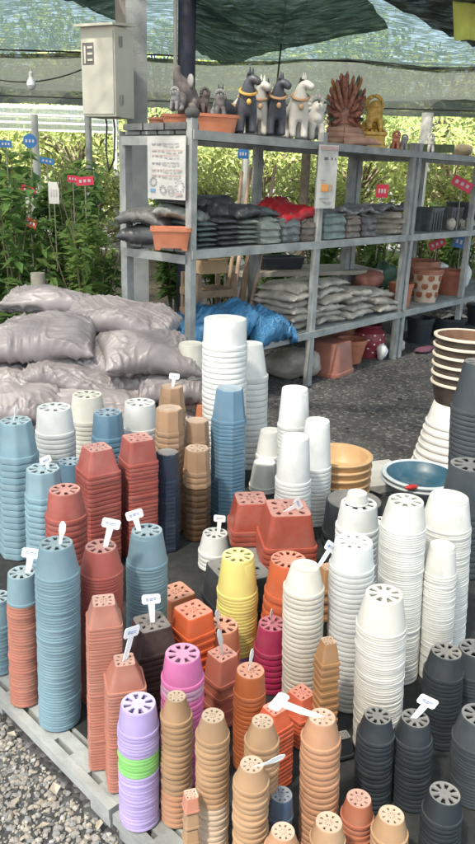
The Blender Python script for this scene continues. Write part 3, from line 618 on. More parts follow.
# ------------------------------------------------------------------ shelf
FL = Vector((-.2855, 4.2545, 0)); AN = .8571
d_ = Vector((cos(AN), sin(AN), 0)); w_ = Vector((-sin(AN), cos(AN), 0))
def S(s, t, z): return FL + d_*s + w_*t + Vector((0,0,z))
M_galv = mat('galvanised_grey_paint', (.31,.32,.315), rough=.65, var=.28, scale=9, bump=.15, dust=.35)
M_deck = mat('grey_deck_board', (.26,.27,.27), rough=.8, var=.25, scale=8, dust=.3)
ZT, ZM, ZB = 1.683, 1.041, .410
DEP = .60
def shelf_unit(s0, s1, posts, label):
    o = empty('display_shelf', S((s0+s1)/2, DEP/2, 0)); tag(o, label, 'shelf', 'grey display shelves'); org = o.location
    def P(s, t, z): return S(s, t, z) - org
    for s in posts:
        for t in (.02, DEP-.02):
            w = .045 if t < .3 else .055
            mb = MB(); a = S(s, t, 0); mb.bar(P(s, t, 0), P(s, t, ZT+(.06 if t < .3 else -.03)), w, w, up=d_); mb.build('post', M_galv, o, smooth=False)
            if t < .3 and s == 0:
                mb = MB(); mb.ball(P(s, t, ZT+.085), .042, (1,1,.8), 14, 8); mb.build('post_cap', mat('dark_stone_cap', (.10,.10,.10), rough=.8, var=.3), o)
    for z in (ZT, ZM, ZB):
        for t in (-.012, DEP+.012):
            mb = MB(); mb.bar(P(s0-.02, t, z-.025), P(s1+.02, t, z-.025), .012, .05); mb.build('beam', M_galv, o, smooth=False)
        for s in (s0-.034 if s0 == 0 else s0, s1):
            mb = MB(); mb.bar(P(s, .03, z-.055), P(s, DEP-.03, z-.055), .012, .05); mb.build('end_beam', M_galv, o, smooth=False)
        n = 4
        for k in range(n):
            mb = MB(); w = (DEP-.03)/n
            mb.box(P((s0+s1)/2, .015+w*(k+.5), z-.011), (s1-s0-.002, w-.014, .018), AN); mb.build('deck_board', M_deck, o, smooth=False)
    return o
shelf_unit(0, 2.50, [0, 1.2338, 2.475], 'grey three tier shelf left, statues on top and blue sheet at its bottom')
shelf_unit(2.52, 5.0, [2.56, 3.685, 4.95], 'right grey three tier shelf holding terracotta pots and black crates')
# ------------------------------------------------------------------ posts of the roof, meter box
def at(u, v, depth):
    """point seen at pixel (u,v) of the photograph at a distance: used to survey the place"""
    return CAM0 + (F_ + R_*((u-237.5)/726.18) - U_*((v-422)/726.18))*depth
pi_, ro_ = .3261, .0329
CAM0 = Vector((0,0,1.45)); F_ = Vector((0, cos(pi_), -sin(pi_))); r0 = Vector((1,0,0)); u0 = r0.cross(F_)
R_ = r0*cos(ro_) + u0*sin(ro_); U_ = u0*cos(ro_) - r0*sin(ro_)
M_conc = mat('concrete_post', (.30,.31,.31), rough=.9, var=.15, scale=9, bump=.3, dust=.3)
p = at(138, 200, 5.15); p0 = Vector((p.x, p.y, 0))
mb = MB(); mb.box((0,0,1.9), (.135,.135,3.8)); tag(mb.build('roof_post', M_conc, None, p0, .2, smooth=False), 'square grey concrete roof post behind the meter box', 'post')
q = at(121, 15, 4.95); mb = MB(); mb.box((0,0,2.76), (.075,.05,1.3)); tag(mb.build('timber_batten', mat('beige_timber', (.50,.44,.39), rough=.8, var=.1, bump=.2), None, (q.x,q.y,0), .2, smooth=False), 'beige timber batten above the meter box on the concrete post', 'batten')
p = at(186, 150, 5.3)
mb = MB(); mb.tube([(0,0,0),(0,0,3.9)], .062, 20); o = mb.build('steel_post', mat('navy_paint', (.025,.03,.055), rough=.5, var=.2, dust=.1), None, (p.x,p.y,0)); tag(o, 'dark navy round steel post behind the left end of the shelf', 'post')
mb = MB(); mb.tube([(-.078,-.02,1.6),(-.078,-.02,3.9)], .014, 10); tag(mb.build('conduit', mat('pale_conduit', (.62,.58,.52), rough=.5), None, (p.x,p.y,0)), 'pale conduit pipe running up the navy steel post', 'pipe')
M_box = mat('beige_enamel', (.62,.59,.50), rough=.45, var=.05, scale=5, dust=.1)
bx = at(108, 72, 4.62); rz = math.atan2(bx.y, bx.x) - pi/2 - .60
o = empty('meter_box', (bx.x, bx.y, bx.z-.27), rz); tag(o, 'beige electric meter box with a small window high on the concrete post', 'meter box')
mb = MB(); mb.box((0,0,.255), (.25,.21,.51)); mb.build('case', M_box, o, smooth=False)
mb = MB(); mb.box((0,-.02,.53), (.29,.27,.014), M=Matrix.Rotation(rad(7),3,'X')); mb.build('roof', M_box, o, smooth=False)
mb = MB(); mb.box((-.0,-.11,.25), (.235,.010,.47)); dr = mb.build('door', M_box, o, smooth=False)
mb = MB(); mb.box((-.065,-.113,.36), (.085,.006,.125)); wn = mb.build('window', mat('dark_window', (.12,.11,.11), rough=.25), dr, smooth=False)
mb = MB()
for k in range(3): mb.box((-.05,-.1175,.395-.035*k), (.04,.003,.012))
mb.box((-.088,-.1175,.355), (.012,.003,.10)); mb.build('meter_face', M_box, wn, smooth=False)
mb = MB()
for z in (.10,.43): mb = MB(); mb.box((.137,-.05,z), (.006,.022,.06)); mb.build('hinge', mat('dull_metal', (.35,.35,.36), rough=.4, metal=.6), o, smooth=False)
def wire(name, pts, r, m, label, cat='wire'):
    mb = MB(); mb.tube(pts, r, 6); tag(mb.build(name, m), label, cat)
M_wire = mat('black_wire', (.02,.02,.02), rough=.6)
def sag(a, b, s, n=14): return [a.lerp(b, i/n) + Vector((0,0,-s*4*(i/n)*(1-i/n))) for i in range(n+1)]
bb = Vector((bx.x-.02, bx.y, bx.z-.28))
lp = at(106,140,4.8); lq = at(108,168,4.8)
mb = MB(); mb.tube([bb, at(107,125,4.7), at(106,150,4.75), at(109,172,4.75), at(114,160,4.75), at(115,130,4.7), bb+Vector((.05,0,0))], .006, 6); tag(mb.build('cable', M_wire), 'black cable looping below the beige meter box', 'cable')
# ------------------------------------------------------------------ wooden poles, back table, box behind the shelf
M_wood = mat('weathered_wood', (.32,.22,.15), rough=.85, var=.25, scale=12, bump=.3); M_woodp = mat('pinkish_bare_wood', (.46,.33,.25), rough=.85, var=.2, scale=10, bump=.25)
for k, (u0_, v0_, u1_, v1_, w, m, lb) in enumerate([(222,330,242,172,.03,M_wood,'leftmost brown pole leaning behind the shelf'),(228,335,250,168,.032,M_woodp,'pinkish pole second from left behind the shelf'),
        (236,335,262,160,.045,M_wood,'thick brown trunk pole leaning behind the shelf'),(246,335,275,166,.03,M_woodp,'slim pinkish pole rightmost of the leaning bundle'),(218,330,232,255,.02,M_woodp,'short pale stick at the foot of the leaning poles')]):
    a = at(u0_, v0_, 5.35); a.z = max(a.z, .02); b = at(u1_, v1_, 5.75)
    mb = MB(); mid = a.lerp(b,.5)+Vector((.01,.0,0)); mb.tube([a, mid, b], [w*.55, w*.5, w*.42], 8); tag(mb.build('wooden_pole', m), lb, 'pole', 'poles leaning behind the shelf')
def table(c, rz, dims, m, label):
    o = empty('low_table', (c.x,c.y,0), rz); tag(o, label, 'table'); z = c.z
    mb = MB(); mb.box((0,0,z), (dims[0],dims[1],.035)); mb.build('tabletop', m, o, smooth=False)
    for x in (-1,1):
        for y in (-1,1):
            mb = MB(); mb.box((x*(dims[0]/2-.05), y*(dims[1]/2-.05), (z-.02)/2), (.05,.05,z-.02)); mb.build('leg', m, o, smooth=False)
c = at(302, 270, 6.4); table(c, AN-.45, (1.35,.5,0), mat('grey_table_wood', (.36,.31,.26), rough=.85, var=.15), 'grey wooden bench behind the shelf carrying a black tray')
mb = MB(); mb.lathe([(.004,0),(.20,0),(.22,.09),(.235,.09),(.235,.10),(.21,.10),(.19,.012),(.004,.012)], 40, lambda a: (abs(cos(a))**7+abs(sin(a)*1.9)**7)**(-1/7))
cc = at(278,262,6.3); tag(mb.build('nursery_tray', potmat('black'), None, (cc.x,cc.y,c.z+.02), .5), 'black rectangular tray on the bench behind the shelf', 'tray')
cc = at(209, 264, 5.3); o = empty('cardboard_box', (cc.x,cc.y,cc.z-.06), .6); tag(o, 'tan cardboard box on a crate behind the left shelf bay', 'box')
mb = MB(); mb.box((0,0,.05),(.22,.16,.10)); mb.build('carton', mat('cardboard', (.52,.36,.21), rough=.85, var=.08), o, smooth=False)
mb = MB(); mb.bar((-.11,-.08,.10),(-.16,-.14,.13),.1,.004); mb.box((0,-.115,.115),(.21,.07,.004),M=None); mb.build('flap', mat('cardboard', (.52,.36,.21)), o, smooth=False)
mb = MB(); zz = cc.z-.06
for k in range(5): mb.box((0,0,.05+k*(zz-.1)/4.6), (.34,.26,.05))
for x in (-.15,.15):
    for y in (-.11,.11): mb.box((x,y,zz/2), (.03,.03,zz-.004))
tag(mb.build('wooden_crate', M_wood, None, (cc.x,cc.y,0), .6, smooth=False), 'dark slatted wooden crate under the cardboard box', 'crate')
# ------------------------------------------------------------------ sacks
def sack_mb(w, d, h, seed, wr=.03, n=26, dome=1.0, sagk=0.0, fold=3.0):
    """closed pillow: two skins meeting in a seam, wrinkled"""
    mb = MB(); vs = []; fs = []; sv = Vector((seed*3.17, seed*1.31, seed*.7))
    ca, sa = cos(seed*2.1), sin(seed*2.1)
    def pt(i, j, side):
        u, v = -1+2*i/n, -1+2*j/n
        e = max(0, (1-abs(u)**2.6))**.5 * max(0, (1-abs(v)**2.6))**.5
        pin = 1 - .07*(1-abs(v)**2)*abs(u)**3
        x = u*w/2*(1 - .06*(1-v*v)*(abs(u))) ; y = v*d/2*(1 - .10*(1-u*u)*abs(v))
        # creases: sharp ridges running along two slanting directions, radiating stronger near the seams
        xx, yy = x/w, y/d
        wv = Vector((noise.noise(Vector((xx*2,yy*2,4))+sv), noise.noise(Vector((xx*2,yy*2,8))+sv), 0))*.35
        a1 = xx*ca + yy*sa + wv.x; b1 = -xx*sa + yy*ca + wv.y
        rid = lambda t: 1 - min(1, abs(t)*3.2)
        r1 = rid(noise.noise(Vector((a1*fold*.9, b1*fold*2.3, side*.6))+sv)); r2 = rid(noise.noise(Vector((b1*fold*1.1+7, a1*fold*3.4, side))+sv))
        r3 = rid(noise.noise(Vector((xx*fold*1.2, yy*fold*6, side))+sv))*abs(u)**1.5
        ew = max(abs(u), abs(v))**2.5
        broad = noise.noise(Vector((xx*2.4, yy*2.4, side*.4))+sv)
        z = side*h/2*e*(dome if side > 0 else .85) + side*((r1*r1*.8 + r2*r2*.5)*(.28 + ew) + r3*r3*.7 - .3 + broad*.7)*wr*.85*min(1, e*2.5)
        z += (noise.noise(Vector((x*5,y*5,9))+sv))*wr*1.2 - sagk*(u*u)*abs(u)*h
        return (x, y, z)
    idx = {}
    for side in (1, -1):
        for j in range(n+1):
            for i in range(n+1):
                edge = i in (0,n) or j in (0,n)
                if side == -1 and edge: idx[(side,i,j)] = idx[(1,i,j)]; continue
                idx[(side,i,j)] = len(vs); vs.append(pt(i,j,side))
    for side in (1,-1):
        for j in range(n):
            for i in range(n):
                f = (idx[side,i,j], idx[side,i+1,j], idx[side,i+1,j+1], idx[side,i,j+1])
                fs.append(f if side == 1 else tuple(reversed(f)))
    mb.add(vs, fs); return mb
M_sack = mat('grey_lilac_plastic_film', (.245,.212,.218), rough=.42, var=.25, scale=7, bump=.22, bscale=22, rnd=.10, spec=.5, dust=.3)
def sack(name, c, dims, m, label, cat, group=None, rz=0, rx=0, ry=0, seed=1, wr=.03, n=26, sagk=.1, fold=3.0):
    o = sack_mb(dims[0], dims[1], dims[2], seed, wr, n, 1, sagk, fold).build(name, m, None, c, 0, sharp=0)
    o.rotation_euler = (rx, ry, rz); tag(o, label, cat, group); return o
SP = [ # pixel u, v, distance, length, depth, thickness, turn, tilt x, tilt y, label
 (55, 303, 4.05, .56,.42,.15, .05,-.10,.10, 'soil sack at the top back of the pile, its peak highest'),
 (122, 318, 3.90, .62,.42,.16,-.10, .10,.10, 'long soil sack across the top right of the pile'),
 (42, 337, 3.62, .56,.42,.17, .10, .22,-.06, 'big wrinkled soil sack at the front left of the pile top'),
 (148, 352, 3.62, .50,.42,.16, .35, .16,.12, 'soil sack with a sharp front corner at the right of the pile'),
 (142, 376, 3.70, .46,.42,.13, .38, .05,.08, 'soil sack right below the sharp cornered one'),
 (76, 372, 3.60, .52,.40,.15,-.05, .20,.12, 'creased soil sack in the middle of the pile'),
 (98, 402, 3.50, .62,.42,.16, .02, .22,.0, 'pale smooth soil sack low behind the white stacks'),
 (20, 402, 3.42, .44,.38,.15, .15, .15,.1, 'dusty soil sack at the lower left of the pile'),
 (4, 374, 3.62, .46,.40,.15,-.2, .10,-.1, 'soil sack cut by the left photo edge'),
 (176, 362, 3.85, .40,.40,.15, .5, .1,.15, 'soil sack peeking out behind the right corner of the pile'),
 (24, 356, 3.72, .44,.36,.14, .4, .25,.1, 'folded soil sack squeezed under the big wrinkled one'),
 (110, 356, 3.66, .42,.38,.13, -.3, .2,-.1, 'small soil sack wedged between the two front sacks'),
 (172, 384, 3.66, .40,.40,.14, .25, .05,.05, 'soil sack at the lower right against the cream stack'),
 (160, 412, 3.75, .46,.44,.16, .1, .0,.0, 'bottom soil sack behind the tan faceted stack'),
 (60, 410, 3.85, .60,.5,.18, .0, .0,.0, 'bottom soil sack hidden at the centre of the pile'),
 (0, 430, 3.8, .60,.5,.18, .0, .0,.0, 'bottom soil sack hidden at the left of the pile'),
]
for k, (u, v, dp, w, d, h, rz, rx, ry, lb) in enumerate(SP):
    c = at(u, v, dp)
    sack('soil_sack', c, (w*.97, d, h*1.12), M_sack, lb, 'sack', 'soil sacks piled at the left', rz, rx, ry, k+2, .026, 76, .12, 4.2)

# ------------------------------------------------------------------ goods on the middle tier
M_blk = mat('black_plastic_film', (.055,.056,.062), rough=.35, var=.3, scale=12, bump=.4, bscale=40, dust=.25)
M_teal = mat('teal_black_film', (.085,.105,.105), rough=.35, var=.3, scale=12, bump=.3, dust=.2)
M_gbx = mat('greygreen_film', (.21,.23,.21), rough=.4, var=.2, bump=.3, dust=.2); M_brb = mat('brown_grey_film', (.16,.125,.105), rough=.45, var=.2, bump=.3, dust=.2)
M_redf = mat('red_film', (.42,.02,.03), rough=.35, var=.2, bump=.4); M_wf = mat('greyish_clear_film', (.40,.36,.31), rough=.45, var=.38, scale=9, bump=.5, bscale=40, rnd=.12, dust=.25)
def tsp(u, t, z):
    """shelf coordinate s so that S(s,t,z) lies on the ray column u"""
    best = None; s = -.1; lo, hi = -.3, 5.2
    def pu(s):
        q = S(s,t,z) - CAM0; return 237.5 + 726.18*q.dot(R_)/q.dot(F_)
    for _ in range(40):
        mid = (lo+hi)/2
        if pu(mid) < u: lo = mid
        else: hi = mid
    return lo
def bundle(u0, u1, t, z, n, th, dep, m, what, where, seed):
    s0, s1 = tsp(u0, t, z), tsp(u1, t, z); rn = random.Random(seed)
    for k in range(n):
        lb = ['lowest','second','third','fourth','fifth','sixth','seventh','eighth'][k] + ' ' + what + ' up ' + where if k else 'lowest ' + what + ' ' + where
        c = S((s0+s1)/2 + rn.gauss(0,.004), t+dep/2-.0+rn.gauss(0,.008), z + th*(k+.55))
        sack('film_pack', c, ((s1-s0)*1.02, dep, th*1.25), m, lb, 'film pack', 'flat packs of film ' + where, AN + rn.gauss(0,.02), 0, 0, seed*9+k, .004, 14, 0)
bundle(199, 219, .02, ZM, 5, .030, .34, M_teal, 'teal black film pack', 'in the first column right of the post', 1)
bundle(220, 239, .02, ZM, 5, .032, .34, M_blk, 'black film pack', 'in the second column right of the post', 2)
bundle(241, 260, .02, ZM, 5, .031, .34, M_gbx, 'grey green film pack', 'in the third column left of the red sheet', 3)
def carton(u0, u1, t, z, h, dep, m, label):
    s0, s1 = tsp(u0, t, z), tsp(u1, t, z); o = empty('carton', S((s0+s1)/2, t+dep/2, z), AN); tag(o, label, 'carton', 'soft cartons on the middle tier')
    w = s1-s0; mb = MB(); rn = random.Random(label); sv = Vector((rn.uniform(0,50),3,1))
    prof = [(.004,0),(.47,0),(.5,.01)] + [(.5+.018*sin(i*2.2+rn.random()), h*(i+.5)/9) for i in range(9)] + [(.45,h),(.2,h*1.02),(.004,h*1.02)]
    mb.lathe(prof, 48, lambda a: (abs(cos(a))**10+abs(sin(a))**10)**(-.1))
    mb.v = [(x*w*(1+.06*noise.noise(Vector((x*4,y*4,z*30))+sv)), y*dep*(1+.06*noise.noise(Vector((y*4,x*4,z*30))+sv)), z+.012*noise.noise(Vector((x*5,y*5,z*9))+sv)*(z/h)) for x,y,z in mb.v]
    mb.build('body', m, o)
    sack_mb(w*1.0, dep*.98, .055, rn.random()*40, .014, 20).build('film_top', m, o, (0,0,h), sharp=0)
carton(261, 281, .02, ZM, .135, .34, M_gbx, 'grey green carton in front of the red sheet')
carton(283, 301, .02, ZM, .15, .30, mat('cool_grey_film', (.13,.14,.145), rough=.4, var=.2, dust=.2), 'cool grey carton under the red sheet')
carton(302, 319, .02, ZM, .13, .30, M_brb, 'brown grey carton left of the price sheet post')
carton(324, 346, .02, ZM, .16, .30, mat('pale_teal_film', (.16,.20,.19), rough=.4, var=.2, dust=.2), 'pale teal carton right of the price sheet post')
carton(347, 361, .02, ZM, .14, .30, M_brb, 'brown carton between the teal and the dark grey one')
carton(362, 377, .02, ZM, .15, .30, mat('dark_grey_film', (.075,.07,.07), rough=.4, var=.2, dust=.2), 'dark grey carton beside the folded clear bags')
def loose(u, t, z, dims, m, label, cat='film heap', seed=1, rz=0, rx=0, name='film_heap', wr=.02, n=24, fold=3.0):
    s = tsp(u, t, z); sack(name, S(s, t, z+dims[2]*.4), dims, m, label, cat, None, AN+rz, rx, 0, seed, wr, n, .25, fold)
loose(232, .2, ZM+.16, (.34,.34,.10), M_blk, 'loose black film heap on the first columns of packs', seed=4, rz=.2)
loose(252, .24, ZM+.165, (.30,.30,.07), M_teal, 'thin dark film heap on the second and third columns', seed=5, rz=-.2)
loose(208, .3, ZM+.16, (.26,.34,.15), M_blk, 'black film heap right behind the front corner post', seed=6, rz=.5)
loose(288, .16, ZM+.165, (.44,.30,.10), M_redf, 'bright red film sheet draped over cartons', 'film sheet', seed=8, rz=.05, rx=.25, wr=.03)
loose(345, .2, ZM+.165, (.62,.36,.06), mat('dark_clear_film', (.17,.17,.18), rough=.3, var=.4, bump=.5, dust=.2), 'long grey film heap laid across the cartons', seed=9, wr=.03)
loose(375, .24, ZM+.18, (.55,.34,.06), mat('dark_clear_film', (.15,.15,.16)), 'grey film heap sliding down toward the folded bags', seed=10, rz=.1, wr=.03)
for k, (u, z, lb) in enumerate([(388,.0,'lowest folded clear bag beside the black crates'),(390,.04,'second folded clear bag up beside the black crates'),(392,.08,'third folded clear bag up beside the black crates'),(386,.12,'topmost folded clear bag beside the black crates')]):
    loose(u, .17, ZM+z, (.30-.02*k,.30,.065), M_wf, lb, 'folded bag', 20+k, .1*k, name='folded_bag', wr=.012)
# left of the corner post
def place_s(u, t, z): return S(tsp(u,t,z), t, z)
sack('growing_sack', place_s(149,.42,ZM+.055), (.32,.30,.13), M_blk, 'black filled sack lying at the left end of the shelf', 'sack', None, AN-1.2, 0,0, 31, .02)
sack('growing_sack', place_s(150,.42,ZM+.155), (.34,.30,.10), mat('grey_film', (.15,.145,.14), rough=.4, var=.2, bump=.4, dust=.3), 'grey sack on the black one at the left end', 'sack', None, AN-1.2, .05,.1, 32, .02)
sack('growing_sack', place_s(182,.20,ZM+.19), (.30,.28,.09), mat('printed_grey_film', (.26,.27,.25), rough=.4, var=.45, scale=22, bump=.4), 'pale printed sack resting above the terracotta planter', 'sack', None, AN-1.0, .1,.15, 33, .02)
sack('growing_sack', place_s(184,.24,ZM+.26), (.30,.26,.06), M_blk, 'flat black sack topmost beside the corner post', 'sack', None, AN-1.0, .1,.05, 34, .02)
sack('growing_sack', place_s(175,.36,ZM+.11), (.34,.26,.16), M_blk, 'black sack behind the terracotta planter', 'sack', None, AN-1.0, 0,0, 35, .02)
def planter(p, rz, L_, W_, H_, m, label, legs=True):
    o = empty('planter', p, rz); tag(o, label, 'planter')
    cs = lambda a: (abs(cos(a))**8 + abs(sin(a)*L_/W_)**8)**(-1/8)
    mb = MB(); z0 = .012 if legs else 0
    mb.lathe([(.004,z0),(L_*.40,z0),(L_*.46,H_*.82)], 56, cs); mb.build('body', m, o)
    mb = MB(); mb.lathe([(L_*.46,H_*.82),(L_*.5,H_*.83),(L_*.5,H_),(L_*.45,H_),(L_*.43,H_*.9),(.004,H_*.88)], 56, cs); mb.build('rim', m, o)
    if legs:
        for x in (-1,1):
            for y in (-1,1):
                mb = MB(); mb.box((x*L_*.32, y*W_*.32, .006), (.03,.03,.0125)); mb.build('foot', m, o, smooth=False)
M_terra = mat('terracotta', (.50,.17,.09), rough=.75, var=.12, dust=.2, bump=.1); M_terrad = mat('dark_terracotta', (.34,.13,.08), rough=.8, var=.18, dust=.3)
planter(place_s(171,.10,ZM), AN-.75, .235, .16, .125, M_terra, 'orange terracotta trough planter at the left end of the middle tier')
# dark rails with holes along the left end
for k, (z, lb) in enumerate([(ZM+.0,'black perforated trays lying along the left end of the middle tier'),(ZT-.0,'grey perforated trays lying along the left end of the top tier')]):
    o = empty('seed_tray', S(.02,.30,z), AN+pi/2); tag(o, lb, 'tray'); mt = M_blk if k == 0 else mat('grey_tray', (.16,.16,.16), rough=.7, var=.3)
    for i in range(3):
        mb = MB(); mb.box((-.18+.18*i,0,.02), (.165,.10,.036))
        for j in range(3): mb.box((-.225+.18*i+.045*j, -.0515, .02), (.026,.003,.018))
        mb.build('tray', mt, o, smooth=False)
# black crates on the right
def crate(p, rz, w, h, m, label):
    o = empty('plastic_crate', p, rz); tag(o, label, 'crate', 'black crates on the right shelf')
    mb = MB()
    cs = lambda a: (abs(cos(a))**14 + abs(sin(a))**14)**(-1/14)
    mb.lathe([(.004,0),(w*.44,0),(w*.48,h*.9),(w*.5,h*.9),(w*.5,h),(w*.46,h),(w*.43,.02),(.004,.02)], 56, cs); mb.build('body', m, o)
    for k in range(4):
        mb = MB(); mb.box((-w*.3+w*.2*k, -w*.475, h*.45), (.012,.012,h*.8)); mb.build('rib', m, o, smooth=False)
M_crt = mat('grey_black_crate', (.06,.07,.075), rough=.5, var=.2, dust=.25)
crate(place_s(424,.20,ZM), AN, .25, .20, M_crt, 'grey black crate just right of the leaning shelf post'); crate(place_s(444,.20,ZM), AN, .25, .20, M_crt, 'second grey black crate beside the first one')
crate(place_s(463,.42,ZM+.06), AN, .30, .17, mat('plastic_black', POTCOL['black']), 'raised black crate at the right end of the middle tier')
mb = MB(); mb.box((0,0,.028),(.30,.2,.056)); tag(mb.build('pot_pack', mat('multicolour_pack', (.45,.40,.36), rough=.5, var=.5, scale=40, col2=(.6,.5,.45)), None, place_s(463,.42,ZM), AN, smooth=False), 'pale mottled pack under the raised black crate', 'pack')
for k, u in enumerate((450, 459, 468)): crumple('paper_bag', place_s(u,.10,ZM), (.10,.08,.12), M_wf, ['left','middle','right'][k] + ' small crumpled pale bag below the raised black crate', 'bag', 40+k, 1, .3)
# signs on sticks and red/blue price tags
M_redt = mat('red_price_card', (.62,.03,.08), rough=.5, var=.06); M_bluet = mat('blue_price_card', (.03,.16,.42), rough=.5, var=.06); M_whc = mat('white_card', (.75,.74,.72), rough=.6, var=.05); M_stick = mat('thin_stick', (.30,.27,.22), rough=.8)
def price(p, L_, col, label, rnd_=False, w=.12, h=.07, rz=0, roll=0, white=None):
    o = empty('price_tag', (p.x, p.y, p.z-L_), rz); tag(o, label, 'price tag')
    mb = MB(); mb.tube([(0,.004,0),(0,.004,L_)], .005, 6); mb.build('stick', M_stick, o)
    mb = MB()
    if rnd_:
        prof = 24; vs = [(w/2*cos(2*pi*k/prof), y, L_+w/2*sin(2*pi*k/prof)) for y in (-.003,.0) for k in range(prof)]
        mb.add(vs, [tuple(range(prof)), tuple(reversed(range(prof,2*prof)))] + [(k+prof, (k+1)%prof+prof, (k+1)%prof, k) for k in range(prof)])
    else: mb.box((0,-.0015,L_), (w,.003,h), M=Matrix.Rotation(roll,3,'Y'))
    cd = mb.build('card', col, o, smooth=False)
    mb = MB(); rn = random.Random(label)
    for j in range(3): mb.box((-w*.25+w*.25*j, -.0045, L_+(-.0 if not roll else -sin(roll)*(-w*.25+w*.25*j))), (w*.14,.002,h*.34 if not rnd_ else w*.2), M=Matrix.Rotation(roll,3,'Y'))
    mb.build('writing', mat('pale_marking', (.6,.55,.58), rough=.6), cd, smooth=False)
    return o
price(at(382,191,6.9), .65, M_redt, 'red price card behind the shelf over the grey film', w=.11, h=.12)
price(at(462,184,6.6), .5, M_redt, 'tilted red price card above the raised black crate', w=.20, h=.09, roll=.45)
price(at(437,244,7.0), .5, M_redt, 'red price card seen under the black crates', w=.16, h=.08, roll=-.45)
price(at(461,242,7.2), .6, M_bluet, 'blue card seen under the right middle tier', w=.16, h=.12, roll=.2)
price(at(243,154,8.2), 1.3, M_bluet, 'blue price card behind the shelf below the horses', w=.12, h=.10)
# hanging bundle at the right post
pz = place_s(413,.5,ZM+.22); crumple('plant_bundle', pz, (.10,.10,.22), mat('dark_green_wrap', (.05,.075,.045), rough=.7, var=.3), 'dark green wrapped bundle behind the leaning shelf post', 'bundle', 5, 0, .3)

# ------------------------------------------------------------------ bottom tier
M_bluefilm = mat('blue_tarp', (.06,.20,.38), rough=.35, var=.2, scale=8, bump=.6, bscale=35)
loose(222, .22, ZB+.04, (.60,.45,.19), M_bluefilm, 'crumpled bright blue tarp at the left of the bottom tier', 'tarp', 51, .1, .15, 'blue_tarp', .075, 56, 5.5)
loose(264, .10, ZB+.0, (.38,.36,.17), M_bluefilm, 'crumpled bright blue sheet hanging over the bottom tier edge', 'tarp', 52, -.1, .3, 'blue_tarp', .075, 56, 5.5)
loose(205, .10, ZB+.02, (.2,.3,.16), M_bluefilm, 'small blue tarp lump beside the corner post', 'tarp', 58, .4, .2, 'blue_tarp', .05, 36, 4.5)
loose(282, .38, ZB+.01, (.42,.4,.27), mat('grey_bag_film', (.30,.28,.26), rough=.4, var=.2, bump=.5, dust=.3), 'grey filled bag behind the blue sheet', 'bag', 53, .2, .1, 'filled_bag', .05, 40, 4)
def sackpile(u0, u1, t, z, n, th, dep, where, seed):
    s0, s1 = tsp(u0,t,z), tsp(u1,t,z); rn = random.Random(seed)
    for k in range(n):
        lb = ['lowest','second','third','fourth','fifth','sixth','seventh'][k] + ' flat pale sack ' + ('up ' if k else '') + where
        sack('fertiliser_sack', S((s0+s1)/2+rn.gauss(0,.02), t+dep/2+rn.gauss(0,.02), z+th*(k+.6)), ((s1-s0)*rn.uniform(.95,1.08), dep, th*1.5), M_wf, lb, 'sack', 'flat sacks on the bottom tier', AN+rn.gauss(0,.05), 0, rn.gauss(0,.03), seed*7+k, .016, 22, .08)
sackpile(294, 318, .02, ZB, 6, .052, .40, 'in the pile left of the middle post', 3)
sackpile(320, 348, .02, ZB, 6, .052, .40, 'in the pile right of the middle post', 4)
sackpile(350, 374, .02, ZB, 4, .056, .40, 'in the low pile by the red bag', 5)
sackpile(376, 399, .02, ZB, 3, .058, .40, 'in the low pile against the right post', 6)
crumple('red_bag', place_s(366,.42,ZB+.12), (.30,.2,.18), mat('faded_red_film', (.40,.15,.11), rough=.5, var=.25, bump=.4), 'faded red crumpled bag on the low sack pile', 'bag', 8, AN, .4)
crumple('green_bag', place_s(382,.44,ZB+.12), (.26,.18,.24), mat('dark_green_film', (.05,.11,.07), rough=.5, var=.3, bump=.4), 'dark green crumpled bag next to the faded red one', 'bag', 9, AN, .45)
def tpot(p, R, r, h, m, label, kind='cone', m_rim=None, spots=None, cat='flower pot'):
    o = empty('clay_pot', p); tag(o, label, cat)
    if kind == 'cone': prof = [(.004,0),(r,0),(R*.94,h*.84)]; rim = [(R*.94,h*.84),(R,h*.85),(R*1.01,h*.98),(R*.98,h),(R*.9,h),(R*.86,h*.8),(r*.8,.02),(.004,.02)]
    else: prof = [(.004,0),(r,0),(r*1.15,h*.10),(R*.97,h*.45),(R,h*.6),(R*.92,h*.78),(R*.62,h*.90)]; rim = [(R*.62,h*.90),(R*.72,h*.97),(R*.72,h),(R*.6,h),(R*.52,h*.9),(R*.5,h*.5),(.004,h*.5)]
    mb = MB(); mb.lathe(prof, 48); b = mb.build('body', m, o)
    mb = MB(); mb.lathe(rim, 48); mb.build('rim', m_rim or m, o)
    if spots:
        ms, rs, lst = spots; mb = MB()
        for a, zz in lst:
            # radius of the body at that height
            for i in range(len(prof)-1):
                if prof[i][1] <= zz*h <= prof[i+1][1] and prof[i+1][1] > prof[i][1]:
                    f_ = (zz*h-prof[i][1])/(prof[i+1][1]-prof[i][1]); rr = prof[i][0]+(prof[i+1][0]-prof[i][0])*f_
            M = Matrix.Rotation(a, 3, 'Z')
            mb.ball(M @ Vector((rr,0,zz*h)), rs, (.12,1,1), 10, 6, M)
        mb.build('spots', ms, b)
    return o
M_dots = mat('brown_flower_spot', (.30,.10,.05), rough=.8, var=.2); M_pat = mat('cream_painted_clay', (.55,.42,.33), rough=.75, var=.15, dust=.2)
tpot(place_s(424,.14,ZB), .145, .10, .30, M_pat, 'cream painted pot with brown flower spots on the bottom tier', m_rim=M_terrad, spots=(M_dots,.032,[(a+.4*(j%2), .25+.25*j) for j in range(3) for a in [k*.8 for k in range(8)]]))
tpot(place_s(399,.16,ZB), .11, .085, .20, M_terra, 'plain terracotta pot left of the flower spotted one')
tpot(place_s(416,.40,ZB+.0), .20, .14, .33, M_terrad, 'wide brown clay pot behind the flower spotted one')
